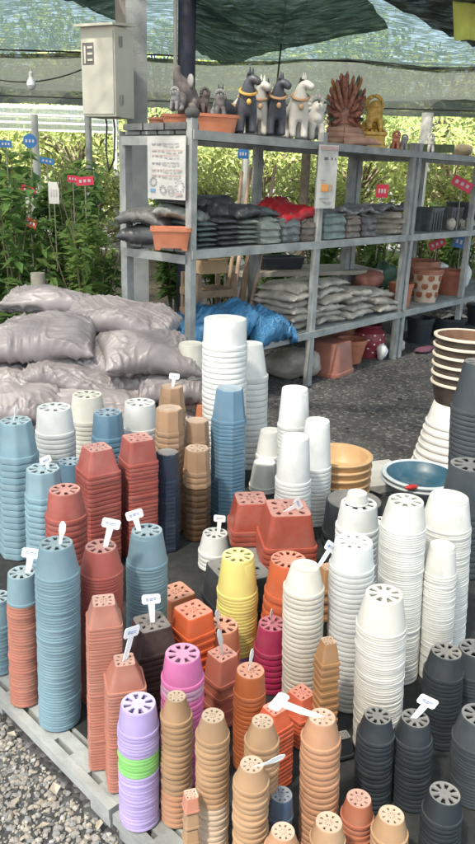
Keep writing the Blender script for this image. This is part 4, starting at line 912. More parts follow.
tpot(place_s(447,.22,ZB), .165, .115, .235, mat('redbrown_plastic', (.30,.09,.05), rough=.6, var=.12, dust=.2), 'red brown round pot right of the flower spotted one')
crumple('paper_bag', place_s(462,.30,ZB), (.16,.14,.26), M_whc, 'white crumpled bag right of the red brown pot', 'bag', 14, 0, .3)
crumple('paper_bag', place_s(440,.30,ZB+.24), (.16,.10,.06), M_whc, 'white paper scrap on the red brown pot', 'paper', 15, 0, .4)
# on the floor under the shelf
o = lone_pot(*[*place_s(329,.12,0)], .155, .12, .26, 'terra', 'square terracotta pot upside down under the shelf', 's', 'solid', 55)
tpot(place_s(350,.20,0), .13, .085, .20, M_terra, 'round orange clay pot between the square and the dotted one')
M_wdot = mat('white_dot_paint', (.72,.68,.66), rough=.7)
tpot(place_s(367,.22,0), .15, .10, .28, mat('dark_red_glaze', (.26,.03,.045), rough=.5, var=.15, dust=.15), 'dark red urn with white dots under the shelf', 'urn', spots=(M_wdot,.009,[(a+.35*(j%2), .22+.13*j) for j in range(5) for a in [k*.7 for k in range(9)]]))
tpot(place_s(345,.44,0), .18, .12, .30, M_terrad, 'large brown clay urn at the back under the shelf', 'urn')
crumple('plastic_bag', place_s(381,.06,0), (.10,.10,.14), M_whc, 'small white tied bag beside the dotted urn', 'bag', 17, 0, .35)
crumple('plastic_bag', place_s(391,.2,0), (.24,.2,.15), M_wf, 'grey wrapped bag beside the right shelf posts', 'bag', 18, 0, .4)
for (u,t,R,h,lb) in [(418,.2,.13,.24,'tall black pot under the right shelf by the post'),(446,.14,.18,.20,'wide black pot holding a grey sheet under the shelf'),(478,.2,.15,.22,'black pot under the shelf at the right photo edge')]:
    tpot(place_s(u,t,0), R, R*.75, h, mat('plastic_black', POTCOL['black']), lb)
sack('film_sheet', place_s(448,.14,.215), (.30,.24,.05), M_wf, 'grey film sheet lying on the wide black pot', 'film sheet', None, .3, 0, .1, 71, .03)
crumple('cloth', place_s(425,-.05,0), (.28,.12,.05), mat('plum_cloth', (.12,.045,.07), rough=.8), 'plum coloured cloth on the floor by the black pots', 'cloth', 19, AN, .4)
for k, (u, lb) in enumerate([(211,'dark folded sack under the blue tarp'),(290,'shadowed pale bag under the blue sheet')]):
    crumple('plastic_bag', place_s(u,.25,0), (.42,.3,.24), [M_blk,M_wf][k], lb, 'bag', 21+k, 0, .35)

# ------------------------------------------------------------------ paper notices
def paper(p, rz, w, h, label, lines, extra):
    o = empty('paper_notice', p, rz); tag(o, label, 'notice')
    mb = MB(); n = 8
    vs = [(-w/2+w*i/n, -.004*sin(i*.9)+.0, -h*j/n) for j in range(n+1) for i in range(n+1)] ; nv = len(vs)
    vs += [(x,y+.0012,z) for x,y,z in vs]
    fs = [(j*(n+1)+i, (j+1)*(n+1)+i, (j+1)*(n+1)+i+1, j*(n+1)+i+1) for j in range(n) for i in range(n)]
    fs += [tuple(nv+q for q in reversed(f)) for f in fs]
    mb.add(vs, fs); sh = mb.build('sheet', mat('shaded_paper', (.50,.49,.47), rough=.8, var=.08), o, sharp=0)  # white paper greyed evenly: its shade is put into the colour
    mats = {}
    for col, x, z, ww, hh in lines + extra:
        mats.setdefault(col, MB()).box((x*w, -.0075, -z*h), (ww*w, .002, hh*h))
    for col, m_ in mats.items():
        m_.build('writing', mat('ink_'+col, {'grey':(.30,.29,.31),'rose':(.42,.30,.30),'blue':(.16,.30,.50),'orange':(.60,.25,.07),'dark':(.12,.12,.13)}[col], rough=.7), sh, smooth=False)
    return o
ends = S(-.06,.16,ZT-.035)
rn = random.Random(5); ln = []
for j, z in enumerate([.12,.22,.30,.42,.53,.62]):
    x = -.36
    while x < .34:
        ww = rn.uniform(.04,.13); ln.append((['grey','rose','rose'][j % 3], x+ww/2, z, ww, .022)); x += ww+.035
def ringmarks(cx, cz, r, col): return [(col, cx+r*cos(a*pi/5), cz+r*.8*sin(a*pi/5), .035, .02) for a in range(10)]
paper(ends, AN-pi/2+.08, .29, .335, 'white notice with faint lines and symbols on the shelf end', ln, ringmarks(-.33,.72,.08,'grey')+[('blue',-.34,.86,.13,.05)]+ringmarks(-.08,.84,.07,'grey')+ringmarks(.12,.84,.07,'grey')+ringmarks(.35,.78,.11,'grey')+[('rose',.33,.91,.2,.03)])
pp = place_s(329,-.07,ZT-.02)
paper(pp, AN-.35, .155, .40, 'narrow white price sheet tied to the middle shelf post', [('rose',0,.05,.9,.06),('grey',-.2,.55,.25,.02),('grey',.1,.9,.4,.02),('grey',-.1,.84,.5,.02)], [('dark',-.12,.21,.18,.045),('dark',.18,.21,.08,.04),('dark',.36,.21,.05,.04),('orange',-.12,.67,.34,.12),('orange',.15,.67,.06,.12),('grey',.26,.67,.05,.10)])
# small white cards behind
mb = MB(); mb.box((0,0,0), (.10,.06,.22)); tag(mb.build('plastic_bottle_card', M_whc, None, place_s(182,.3,ZM+.24), .3, smooth=False), 'white split card behind the sacks below the notice', 'card')

# ------------------------------------------------------------------ statues on the top tier
def skin(name, verts, edges, radii, m, parent=None, loc=None, rz=0, sub=2):
    me = bpy.data.meshes.new(name); me.from_pydata([tuple(v) for v in verts], edges, []); me.update()
    me.materials.append(m); o = link(name, me, parent, loc, rz)
    md = o.modifiers.new('Skin', 'SKIN'); md.use_smooth_shade = True
    for i, r in enumerate(radii):
        sv = me.skin_vertices[0].data[i]; sv.radius = (r, r) if not hasattr(r,'__len__') else r; sv.use_root = (i == 0)
    s = o.modifiers.new('Sub', 'SUBSURF'); s.levels = sub; s.render_levels = sub
    return o
M_hd = mat('dark_grey_paint', (.055,.06,.08), rough=.45, var=.3, scale=14, dust=.2); M_hw = mat('white_statue_paint', (.66,.62,.57), rough=.5, var=.1, scale=14, dust=.25)
M_gold = mat('old_gold_paint', (.58,.35,.08), rough=.4, var=.35, scale=30, metal=.1); M_tan2 = mat('tan_saddle_paint', (.50,.30,.17), rough=.6, var=.2); M_hoof = mat('dark_base_paint', (.06,.06,.065), rough=.7, var=.3)
def horse(p, rz, H, m, collar, label, headturn=.5, saddle=None, base=True):
    """standing painted horse statue, head raised; local +x is forward, height H to the ears"""
    o = empty('horse_statue', p, rz); tag(o, label, 'statue', 'painted animal statues on the top tier')
    k = H/.42; ht = headturn; b = .014 if base else 0
    V = [(-.085,0,.22),(0,0,.215),(.085,0,.225),(.118,0,.285),(.128,0,.345),(.128+.035*cos(ht),.035*sin(ht),.375),(.128+.10*cos(ht),.10*sin(ht),.335),
         (.09,.042,.13),(.095,.045,.065),(.098,.045,.0),(.09,-.042,.13),(.095,-.045,.065),(.098,-.045,.0),
         (-.10,.042,.14),(-.118,.044,.07),(-.10,.044,0),(-.10,-.042,.14),(-.118,-.044,.07),(-.10,-.044,0)]
    E = [(0,1),(1,2),(2,3),(3,4),(4,5),(5,6),(2,7),(7,8),(8,9),(2,10),(10,11),(11,12),(0,13),(13,14),(14,15),(0,16),(16,17),(17,18)]
    Rr = [.070,.068,.074,.056,.046,.040,.024,.037,.027,.030,.037,.027,.030,.042,.027,.030,.042,.027,.030]
    body = skin('body', [Vector(v)*k+Vector((0,0,b)) for v in V], E, [r*k for r in Rr], m, o)
    mb = MB()
    hc = Vector((.128+.02*cos(ht), .02*sin(ht), .40))
    for s in (-1,1):
        q = hc + Vector((-sin(ht)*.02*s, cos(ht)*.02*s, 0)); mb.tube([q*k+Vector((0,0,b)), (q+Vector((0,0,.045)))*k+Vector((0,0,b))], [.013*k,.003*k], 6); mb.build('ear', m, o); mb = MB()
    mb = MB(); pts = [Vector((.128,0,.41)),Vector((.10,0,.37)),Vector((.075,0,.31)),Vector((.05,0,.275))]
    mb.tube([q*k+Vector((0,0,b)) for q in pts], [.012*k,.02*k,.02*k,.01*k], 8); mb.build('mane', m if collar is None else M_hoof, o)
    mb = MB(); mb.tube([Vector(q)*k+Vector((0,0,b)) for q in [(-.14,0,.25),(-.168,0,.2),(-.165,0,.12),(-.155,0,.07)]], [.012*k,.02*k,.018*k,.006*k], 8); mb.build('tail', M_hoof if m is M_hd else m, o)
    if collar:
        mb = MB(); n = 18; pts = [Vector((.113+.062*sin(a), .062*cos(a), .288-.03*sin(a)))*k+Vector((0,0,b)) for a in [2*pi*i/n for i in range(n+1)]]
        mb.tube(pts, .011*k, 6); mb.ball(Vector((.172,0,.212))*k+Vector((0,0,b)), .018*k, (.6,1,1.2)); mb.build('collar', collar, o)
    if saddle:
        mb = MB(); mb.ball(Vector((-.01,0,.245))*k+Vector((0,0,b)), .06*k, (1,1.02,.72), 16, 10); mb.build('saddle', saddle, o)
    if base:
        mb = MB(); mb.box((0,0,.007), (.30*k,.14*k,.0135)); mb.build('plinth', M_hoof, o, smooth=False)
    return o
T0 = ZT + .001
cam_dir = lambda p: math.atan2(-p.y, -p.x)
def hs(u, t, H, m, collar, label, turn, **k):
    p = place_s(u, t, T0); horse(p, cam_dir(p)+turn, H, m, collar, label, **k)
hs(230, .26, .26, M_hd, None, 'squat dark horse with a tan saddle left of the tall dark one', -.9, saddle=M_tan2, headturn=.8)
hs(237, .44, .33, M_hw, M_tan2, 'white horse statue partly behind the squat dark one', .6, headturn=-.3)
hs(245, .16, .34, M_hd, M_gold, 'tall dark horse with a gold chest ornament, left', .12, headturn=.9)
hs(257, .24, .33, M_hw, M_tan2, 'white horse statue between the two tall dark ones', .1, headturn=.8)
hs(274, .15, .345, M_hd, M_tan2, 'tall dark horse with tan collar beside the white one', .15, headturn=1.0)
hs(295, .18, .37, M_hw, M_tan2, 'tallest white horse with a tan collar, head turned right', .2, headturn=1.0)
hs(266, .42, .35, M_hd, None, 'dark horse standing in the back row', -.2, headturn=.5)
# small seated white lion dog
def sitting(p, rz, H, m, label, name='lion_statue', col2=None):
    o = empty(name, p, rz); tag(o, label, 'statue', 'painted animal statues on the top tier'); k = H/.30
    V = [(-.06,0,.06),(-.02,0,.12),(.03,0,.18),(.05,0,.235),(.10,0,.225), (.05,.04,.09),(.065,.042,.01),(.05,-.04,.09),(.065,-.042,.01), (-.04,.065,.05),(.03,.07,.02),(-.04,-.065,.05),(.03,-.07,.02), (-.10,0,.08),(-.12,0,.17)]
    E = [(0,1),(1,2),(2,3),(3,4),(2,5),(5,6),(2,7),(7,8),(0,9),(9,10),(0,11),(11,12),(0,13),(13,14)]
    Rr = [.06,.062,.056,.052,.028,.026,.022,.026,.022,.036,.02,.036,.02,.016,.02]
    skin('body', [Vector(v)*k for v in V], E, [r*k for r in Rr], m, o)
    mb = MB()
    for i in range(14):
        a = 2*pi*i/14; q = Vector((.035, .055*cos(a), .235+.055*sin(a)))*k; mb.ball(q, .021*k, seg=8, rings=6)
    mb.build('mane', col2 or m, o)
    mb = MB()
    for s in (-1,1):
        mb.ball(Vector((.105,.022*s,.25))*k, .009*k, seg=8, rings=6)
    mb.build('eyes', M_hoof, o)
    return o
p = place_s(312,.16,T0); sitting(p, cam_dir(p)+.5, .30, M_hw, 'white seated lion statue between the white horse and serpent fan')
# grey dragon-like bird left on a planter, red planters
planter(place_s(212,.14,T0), AN-.5, .30, .17, .10, M_terra, 'terracotta trough planter under the grey statue', False)
p = place_s(160,.50,T0); tpot(p, .07,.055,.085, M_terrad, 'small dark terracotta pot at the left end of the top tier')
planter(place_s(181,.25,T0), AN-.9, .22, .15, .09, M_terra, 'terracotta planter behind the capped corner post', False)
M_grst = mat('grey_brown_stone', (.13,.11,.105), rough=.85, var=.4, scale=25, dust=.25); M_grl = mat('pale_grey_stone', (.30,.28,.28), rough=.85, var=.3, dust=.2)
p = place_s(188,.20,T0+.095); o = empty('elephant_statue', p, cam_dir(p)-.9); tag(o, 'grey brown seated statue with raised trunk on the planters', 'statue', 'painted animal statues on the top tier')
skin('body', [(-.05,0,.05),(.0,0,.09),(.04,0,.145),(.065,0,.17),(.085,0,.205),(.07,0,.245),(.03,.055,.02),(.03,-.055,.02),(.07,.035,.06),(.09,.035,.01),(.07,-.035,.06),(.09,-.035,.01)],
     [(0,1),(1,2),(2,3),(3,4),(4,5),(0,6),(0,7),(2,8),(8,9),(2,10),(10,11)], [.062,.062,.05,.036,.022,.014,.03,.03,.026,.022,.026,.022], M_grst, o)
mb = MB()
for s in (-1,1): mb = MB(); mb.ball((.03,.058*s,.165), .034, (.35,.8,1.1), 10, 8); mb.build('ear', M_grl, o)
for k, (u, t, s, m, lb) in enumerate([(203,.2,.085,M_grst,'small grey stone figure right of the seated statue'),(176,.15,.07,M_grl,'small pale stone figure left of the seated statue'),(219,.24,.09,M_grl,'pale rounded stone figure beside the squat dark horse')]):
    p = place_s(u,t,T0+.095); sitting(p, cam_dir(p)+[.6,-.5,.2][k], s*1.75, m, lb, 'stone_figure')
# many-headed serpent fan
p = place_s(343,.20,T0); rz = cam_dir(p); o = empty('serpent_statue', p, rz); tag(o, 'red brown fan of many serpent heads on a tan coiled base', 'statue')
M_ser = mat('maroon_scale_paint', (.19,.06,.045), rough=.5, var=.5, scale=40, col2=(.30,.13,.09)); M_serg = mat('green_scale_paint', (.08,.10,.075), rough=.5, var=.4, scale=40); M_tip = mat('bronze_tip_paint', (.38,.17,.06), rough=.45, var=.3)
rn = random.Random(2)
for row, (rad_, n, L_) in enumerate([(.08,9,.11),(.105,14,.12),(.13,17,.12),(.155,21,.12)]):
    for i in range(n):
        a = rad(-28) + rad(236)*i/(n-1) + rn.gauss(0,.03); g_ = .86+.36*max(0,sin(a)); r1 = rad_*.7*g_; r2 = (rad_+L_*rn.uniform(.4,.85))*g_
        cx, cz = 0, .20; xf = .045 - row*.028 + rn.gauss(0,.004)
        P = [Vector((xf-.02, cos(a)*r1*.62, cz+sin(a)*r1*.95)), Vector((xf, cos(a)*(r1+r2)/2*.66, cz+sin(a)*(r1+r2)/2)), Vector((xf+.015, cos(a)*r2*.64, cz+sin(a)*r2*1.02)), Vector((xf+.03, cos(a)*r2*.66, cz+sin(a)*r2*1.08+.008))]
        mb = MB(); mb.tube(P, [.014,.017,.013,.001], 7); mb.build('serpent_head', M_tip if (row == 3 and i % 2) else (M_serg if rn.random() < .08 else M_ser), o)
mb = MB(); mb.ball((-.0,0,.20), .085, (.35,1.0,1.6), 20, 14); mb.build('hood', M_ser, o)
mb = MB()
for k_ in range(3):
    R_c = .135-.022*k_; mb.tube([Vector((R_c*cos(a)*.75, R_c*sin(a)*1.15, .028+.038*k_)) for a in [2*pi*i/24 for i in range(25)]], .026, 10, False)
mb.ball((0,0,.07), .09, (.9,1.2,.9)); mb.build('coil', mat('pinkish_clay_paint', (.42,.24,.18), rough=.7, var=.25, dust=.2), o)
mb = MB(); mb.tube([(.14,.0,.02),(.12,.10,.03),(.07,.20,.035),(.03,.27,.02)], [.03,.03,.025,.01], 10); mb.build('tail', mat('pinkish_clay_paint', (.42,.24,.18)), o)
# golden guardian on a tiered pedestal
p = place_s(371,.18,T0); rz = cam_dir(p)+.25; o = empty('guardian_statue', p, rz); tag(o, 'gold painted guardian lion seated on a tiered pedestal', 'statue')
cs4 = lambda a: (abs(cos(a))**8+abs(sin(a))**8)**(-1/8)
mb = MB(); mb.lathe([(.004,0),(.105,0),(.105,.02),(.092,.028),(.085,.05),(.088,.085),(.10,.095),(.10,.115),(.004,.115)], 48, cs4); mb.build('pedestal', M_gold, o)
skin('body', [(-.045,0,.15),(-.01,0,.20),(.02,0,.255),(.03,0,.315),(.07,0,.305),(.045,.04,.20),(.065,.045,.125),(.045,-.04,.20),(.065,-.045,.125),(-.03,.06,.15),(.03,.062,.13),(-.03,-.06,.15),(.03,-.062,.13)],
     [(0,1),(1,2),(2,3),(3,4),(2,5),(5,6),(2,7),(7,8),(0,9),(9,10),(0,11),(11,12)], [.055,.056,.055,.048,.028,.026,.02,.026,.02,.034,.02,.034,.02], M_gold, o)
mb = MB()
for i in range(40):
    a = rn.uniform(0,6.28); q = Vector((.02*rn.uniform(-1.5,.6), .06*cos(a), .31+.06*sin(a))); mb.ball(q, .016, seg=8, rings=5)
mb.build('curls', M_gold, o); mb = MB()
for i in range(16):
    mb.ball((.10*cos(i*.4)*.95, .10*sin(i*.4)*.95, .122), .012, seg=6, rings=4)
mb.build('bead_ring', M_gold, o)
# small things farther along the top tier
for k, (u, s, m, lb) in enumerate([(395,.09,M_terrad,'small brown figure on a grey rock on the top tier'),(403,.08,M_grl,'small grey figure next to the brown one'),(428,.10,M_hw,'small pale seated figure by the leaning post top')]):
    p = place_s(u,.16,T0); sitting(p, cam_dir(p)+.3*k, s*1.6, m, lb, 'small_statue')
mb = MB(); mb.bar(S(2.75,.2,T0+.03), S(3.45,.2,T0+.06), .10, .07); tag(mb.build('moss_log', mat('moss_green', (.12,.15,.07), rough=.9, var=.3, bump=.4), smooth=False), 'mossy green log lying along the right top tier', 'log')
crumple('wrapped_pack', place_s(462,.2,T0), (.25,.16,.12), mat('tan_pack', (.40,.31,.2), rough=.7, var=.2), 'tan wrapped pack at the right end of the top tier', 'pack', 12, AN, .25)
# ------------------------------------------------------------------ foliage
def leaves(mb, n, sampler, size, rn, aspect=.42, droop=.3):
    for _ in range(n):
        p, out = sampler(rn); L_ = size*rn.uniform(.6,1.35); w = L_*aspect*rn.uniform(.8,1.2)
        d = (out + Vector((rn.gauss(0,.5), rn.gauss(0,.5), rn.gauss(0,.45)-droop))).normalized()
        s_ = d.cross(Vector((rn.gauss(0,.35), rn.gauss(0,.35), 1)))
        if s_.length < .05: s_ = Vector((1,0,0))
        s_.normalize(); up = s_.cross(d)
        a = p; m_ = p + d*L_*.45; t = p + d*L_ - Vector((0,0,L_*.15))
        mb.add([a, m_ + s_*w/2 + up*w*.18, t, m_ - s_*w/2 + up*w*.18], [(0,1,2),(0,2,3)])
LM_plant = [leaf_mat('nursery_leaf', (.055,.12,.04), (.16,.29,.09), .5), leaf_mat('nursery_leaf_light', (.08,.15,.045), (.20,.32,.10), .5)]
LM_tree = [leaf_mat('sunlit_leaf', (.11,.17,.055), (.21,.29,.10), .6), leaf_mat('yellow_leaf', (.15,.20,.06), (.27,.33,.12), .6), leaf_mat('green_leaf', (.08,.14,.045), (.17,.25,.08), .55)]
M_stem = mat('green_brown_stem', (.12,.11,.06), rough=.8, var=.3); M_bark = mat('bark', (.16,.125,.095), rough=.9, var=.3, bump=.4)
def plant_kind(seed, H, W, nst, nl, size, m):
    nl = int(nl*.72)
    rn = random.Random(seed); st = MB(); lf = MB()
    for k in range(nst):
        a = rn.uniform(0,6.28); r = W*rn.uniform(.3,1); top = Vector((r*cos(a), r*sin(a), H*rn.uniform(.65,1))); b = Vector((r*.15*cos(a), r*.15*sin(a), .0))
        mid = b.lerp(top,.5) + Vector((rn.gauss(0,.03), rn.gauss(0,.03), .0)); st.tube([b, mid, top], [.010,.008,.003], 5)
        def smp(rn_, b=b, mid=mid, top=top):
            t = rn_.uniform(.12,1)**.75; p = b.lerp(mid, t*2) if t < .5 else mid.lerp(top, t*2-1)
            an = rn_.uniform(0,6.28); return p, Vector((cos(an), sin(an), .45))
        leaves(lf, nl, smp, size, rn)
    return st.mesh('stems', M_stem), lf.mesh('leaves', m, sharp=0)
PK = [plant_kind(1, 1.45, .30, 9, 85, .13, LM_plant[0]), plant_kind(2, 1.25, .34, 10, 80, .12, LM_plant[1]), plant_kind(3, 1.6, .26, 8, 95, .14, LM_plant[0]), plant_kind(4, .85, .34, 11, 65, .11, LM_plant[1]), plant_kind(5, .55, .26, 9, 45, .10, LM_plant[0])]
bag_me = None
def nursery_plant(x, y, kind, sc, label, group):
    global bag_me
    if bag_me is None:
        mb = MB(); mb.lathe([(.004,0),(.12,0),(.13,.2),(.12,.205),(.10,.19),(.004,.19)], 20); bag_me = mb.mesh('bag', M_blk)
    o = empty('nursery_plant', (x,y,.004)); tag(o, label, 'plant', group)
    link('grow_bag', bag_me, o)
    rn = random.Random(x*31+y*7)
    for nm, me in (('stems', PK[kind][0]), ('leaves', PK[kind][1])):
        c = link(nm, me, o, (0,0,.17), rn.uniform(0,6.28)); c.scale = (sc, sc, sc*rn.uniform(.92,1.08))
rn = random.Random(21)
rows = [('front', 4.75, .42), ('second', 5.35, .46), ('third', 6.1, .52), ('fourth', 7.0, .6), ('fifth', 8.2, .7)]
for ri, (rname, y, st) in enumerate(rows):
    x = -.20*y - .12
    while x > -.42*y - .5:
        k = rn.choice([0,1,2,0,3] if ri else [3,4,3,1])
        nursery_plant(x+rn.gauss(0,.06), y+rn.gauss(0,.09), k, rn.uniform(.85,1.08), 'leafy green nursery shrub in the %s row of the bed at left' % rname, 'nursery shrubs in the %s row at left' % rname)
        x -= st
for k, (x, y, kd, sc) in enumerate([(-.62,6.6,2,.9),(-.25,7.2,1,.85),(.30,7.4,3,1.0),(.8,7.7,1,.85),(1.3,7.6,3,1.1),(1.85,8.1,1,.9),(2.3,8.4,3,1.2),(3.0,8.7,1,1.0),(-1.25,6.2,4,1.1)]):
    nursery_plant(x, y, kd, sc, 'light green leafy plant standing behind the shelf', 'leafy plants behind the shelf')
def tree_kind(seed, H, R, nclump, nl, size, m):
    nl = int(nl*.75)
    rn = random.Random(seed); tr = MB(); lf = MB()
    tr.tube([(0,0,0),(.04,.02,H*.3),(rn.gauss(0,.15),rn.gauss(0,.15),H*.62)], [.11,.085,.05], 9)
    for k in range(nclump):
        a = rn.uniform(0,6.28); e = rn.uniform(.22,1); rr = R*sqrt(rn.random())*(1.05-.45*abs(e-.5)*2)
        c = Vector((rr*cos(a), rr*sin(a), H*e)); cr = R*rn.uniform(.2,.38)
        tr.tube([(0,0,H*min(.6,e*.6)), c*.6+Vector((0,0,H*e*.35)), c], [.035,.022,.008], 5)
        def smp(rn_, c=c, cr=cr):
            v = Vector((rn_.gauss(0,1), rn_.gauss(0,1), rn_.gauss(0,.8))).normalized()*cr*rn_.uniform(.35,1.05); return c+v, v.normalized()
        leaves(lf, nl, smp, size, rn, .5, .25)
    return tr.mesh('trunk', M_bark), lf.mesh('crown', m, sharp=0)
TK = [tree_kind(11, 5.2, 2.0, 46, 85, .20, LM_tree[0]), tree_kind(12, 4.4, 1.9, 44, 85, .19, LM_tree[1]), tree_kind(13, 5.8, 2.3, 50, 85, .21, LM_tree[2]), tree_kind(14, 2.4, 1.7, 40, 80, .15, LM_tree[1])]
TN = ['bright green tree growing beyond the shade net', 'yellow green tree growing beyond the shade net', 'darker green tall tree growing beyond the shade net', 'low yellow green bush growing beyond the shade net']
def tree(x, y, k, sc):
    o = empty('tree' if k < 3 else 'bush', (x,y,0)); tag(o, TN[k], 'tree' if k < 3 else 'bush', ['bright trees','yellow green trees','darker trees','yellow green bushes'][k] + ' in the background')
    rn = random.Random(x*13+y)
    for nm, me in (('trunk', TK[k][0]), ('crown', TK[k][1])):
        c = link(nm, me, o, None, rn.uniform(0,6.28)); c.scale = (sc,)*3
for x, y, k, sc in [(-9,19,0,1),(-6.6,20,1,1.05),(-4.4,21,1,1),(-2.2,19.5,0,.95),(.2,20.5,1,1),(2.5,19,0,.95),(4.8,19.5,1,1),(7.0,18.5,0,1),(9.5,18,2,.95),(-11,24,2,1.2),(-6,26,2,1.15),(-1,26,2,1.1),(4,26,2,1.15),(9,25,2,1.2),(13,21,0,1.1),
                     (-5.5,15.2,3,1),(-3.4,15.8,3,1.05),(-1.5,14.8,3,.9),(.4,15.4,3,.95),(2.2,14.6,3,.9),(4.0,14.8,3,1),(5.8,14.2,3,1),(7.6,14.6,3,1.05),(-7.6,15.6,3,1.1),(1.2,12.4,3,.62),(3.4,12.0,3,.65),(5.2,11.6,3,.7),(-.6,12.6,3,.6),(-2.6,12.8,3,.6)]:
    tree(x, y, k, sc)
# timber stump post in the bed, thin posts, tags of the nursery bed
p = at(38, 276, 4.55); mb = MB(); mb.tube([(0,0,0),(0,0,p.z+.02)], .045, 12); tag(mb.build('timber_stake', mat('grey_timber', (.30,.27,.22), rough=.85, var=.2, bump=.3), None, (p.x,p.y,0)), 'short grey timber stake behind the soil sacks', 'stake')
def pole(u, v, dp, w, top, m, label):
    p = at(u, v, dp); mb = MB(); mb.tube([(0,0,0),(0,0,top)], w, 10); tag(mb.build('net_post', m, None, (p.x,p.y,0)), label, 'post')
pole(36, 150, 9.5, .045, 2.12, M_whc, 'slim white post in the nursery bed'); pole(89, 150, 9.0, .04, 2.5, M_galv, 'slim grey post right of the red cards')
pole(427, 120, 10.5, .085, 2.4, M_whc, 'white post beyond the right end of the shelf'); pole(246, 150, 11.5, .06, 2.4, M_whc, 'pale post far behind the horses')
pole(306, 160, 9.5, .06, 2.4, M_bark, 'brown tree stem post behind the middle of the shelf')
price(at(30,141,5.6), .9, M_bluet, 'round blue price sign in the nursery bed', True, w=.105)
price(at(47,161,5.6), .8, M_bluet, 'flat blue price card right of the round blue sign', w=.11, h=.045, roll=.15)
price(at(6,144,5.4), .8, M_bluet, 'pale blue card at the left photo edge', w=.09, h=.05)
price(at(73,179,5.5), .7, M_redt, 'left one of two red cards side by side', w=.085, h=.05, roll=.1); price(at(85,181,5.4), .7, M_redt, 'right one of two red cards side by side', w=.13, h=.06, roll=-.1)
price(at(29,190,5.3), .7, M_redt, 'red card over a white sheet in the nursery bed', w=.105, h=.065, roll=.1)
price(at(31,223,5.1), .4, mat('orange_card', (.55,.10,.04), rough=.6), 'small orange red card low among the leaves', w=.085, h=.06, roll=.4)
price(at(54,193,5.6), .6, M_whc, 'white card among the leaves between red cards', w=.08, h=.16)
price(at(31,208,5.35), .5, M_whc, 'white sheet hanging below the left red card', w=.07, h=.15)
# ------------------------------------------------------------------ screen house behind at left
o = empty('screen_house', (-5.2,13.9,0)); tag(o, 'pale net house with grey rails behind the nursery bed', 'net house')
for z in (2.12,2.24,2.37,2.52):
    mb = MB(); mb.bar((-4.5,0,z), (2.9,0,z), .05, .035); mb.build('rail', M_galv, o, smooth=False)
for x in (-4.4,-1.9,.5,2.85):
    mb = MB(); mb.bar((x,0,0),(x,0,2.56), .07,.07, up=(0,1,0)); mb.build('post', M_galv, o, smooth=False)
mb = MB(); mb.box((-.8,.06,2.32), (7.4,.006,.42)); mb.build('screen', net_mat('pale_screen', (.55,.57,.56), .30, (30,30), .6, .1), o, smooth=False)
# ------------------------------------------------------------------ shade nets
def net_sheet(name, x0, x1, y0, y1, zf, m, label, nx, ny, amp=.06, seed=0):
    mb = MB(); vs = []
    for j in range(ny+1):
        for i in range(nx+1):
            x = x0+(x1-x0)*i/nx; y = y0+(y1-y0)*j/ny
            z = zf(x,y) + amp*noise.noise(Vector((x*.55+seed, y*.7, 0))) + amp*.45*noise.noise(Vector((x*2.1, y*.9+seed, 3))) - .07*abs(sin(pi*(x-1.0)/2.6))*1
            vs.append((x,y,z))
    mb.add(vs, [(j*(nx+1)+i, j*(nx+1)+i+1, (j+1)*(nx+1)+i+1, (j+1)*(nx+1)+i) for j in range(ny) for i in range(nx)])
    o = mb.build(name, m, sharp=0); tag(o, label, 'shade net'); return o
M_net0 = net_mat('unseen_diffusing_cloth', (.16,.185,.17), .10, (34, 2.6), .6, .3)  # cloth of the unseen foreground net, tuned to diffuse the light
M_net = net_mat('grey_green_shade_cloth', (.034,.050,.044), .035, (6, 34), .5, .50, 1.35)
M_net2 = net_mat('grey_shade_cloth', (.046,.052,.042), .0, (3, 45), .5, .22, .8)
zf = lambda x, y: 3.2 - .052*(y-2.5)
net_sheet('shade_net', -9, 9, 3.0, 9.6, zf, M_net, 'teal grey shade net stretched over the shelf', 90, 40)
net_sheet('shade_net', -9, 9, -6, 3.1, lambda x, y: 3.24, M_net0, 'unseen shade net added over the foreground pots to shade and soften their light', 60, 40, seed=9)  # out of view, added overhead to dim and soften the foreground light
net_sheet('shade_net', -9, 9, 9.3, 13.2, lambda x, y: zf(x,y)-.06+.045*max(0,y-9.3), M_net2, 'paler shade net strip at the far end of the roof', 80, 18, seed=4)
mb = MB(); vs = []; nx = 60
for j in range(5):
    for i in range(nx+1):
        x = -9+18*i/nx; vs.append((x, 13.2+.05*sin(x*3)+.02*j, 2.80-.075*j+.03*noise.noise(Vector((x,0,0)))))
mb.add(vs, [(j*(nx+1)+i, j*(nx+1)+i+1, (j+1)*(nx+1)+i+1, (j+1)*(nx+1)+i) for j in range(4) for i in range(nx)])
tag(mb.build('net_valance', net_mat('pale_beige_cloth', (.10,.105,.085), .02, (2,40), .5, .08, .4), sharp=0), 'pale cloth strip hanging along the far roof edge', 'net edge')
for k, (a, b, lb) in enumerate([((-9,9.45,2.80),(9,9.45,2.80),'dark roof wire under the far net strip'),((-9,13.1,2.62),(9,13.1,2.62),'roof wire along the far net edge'),((-9,6.2,2.95),(9,6.2,2.95),'roof wire over the shelf')]):
    wire('roof_wire', sag(Vector(a), Vector(b), .03, 30), .010, M_wire, lb)
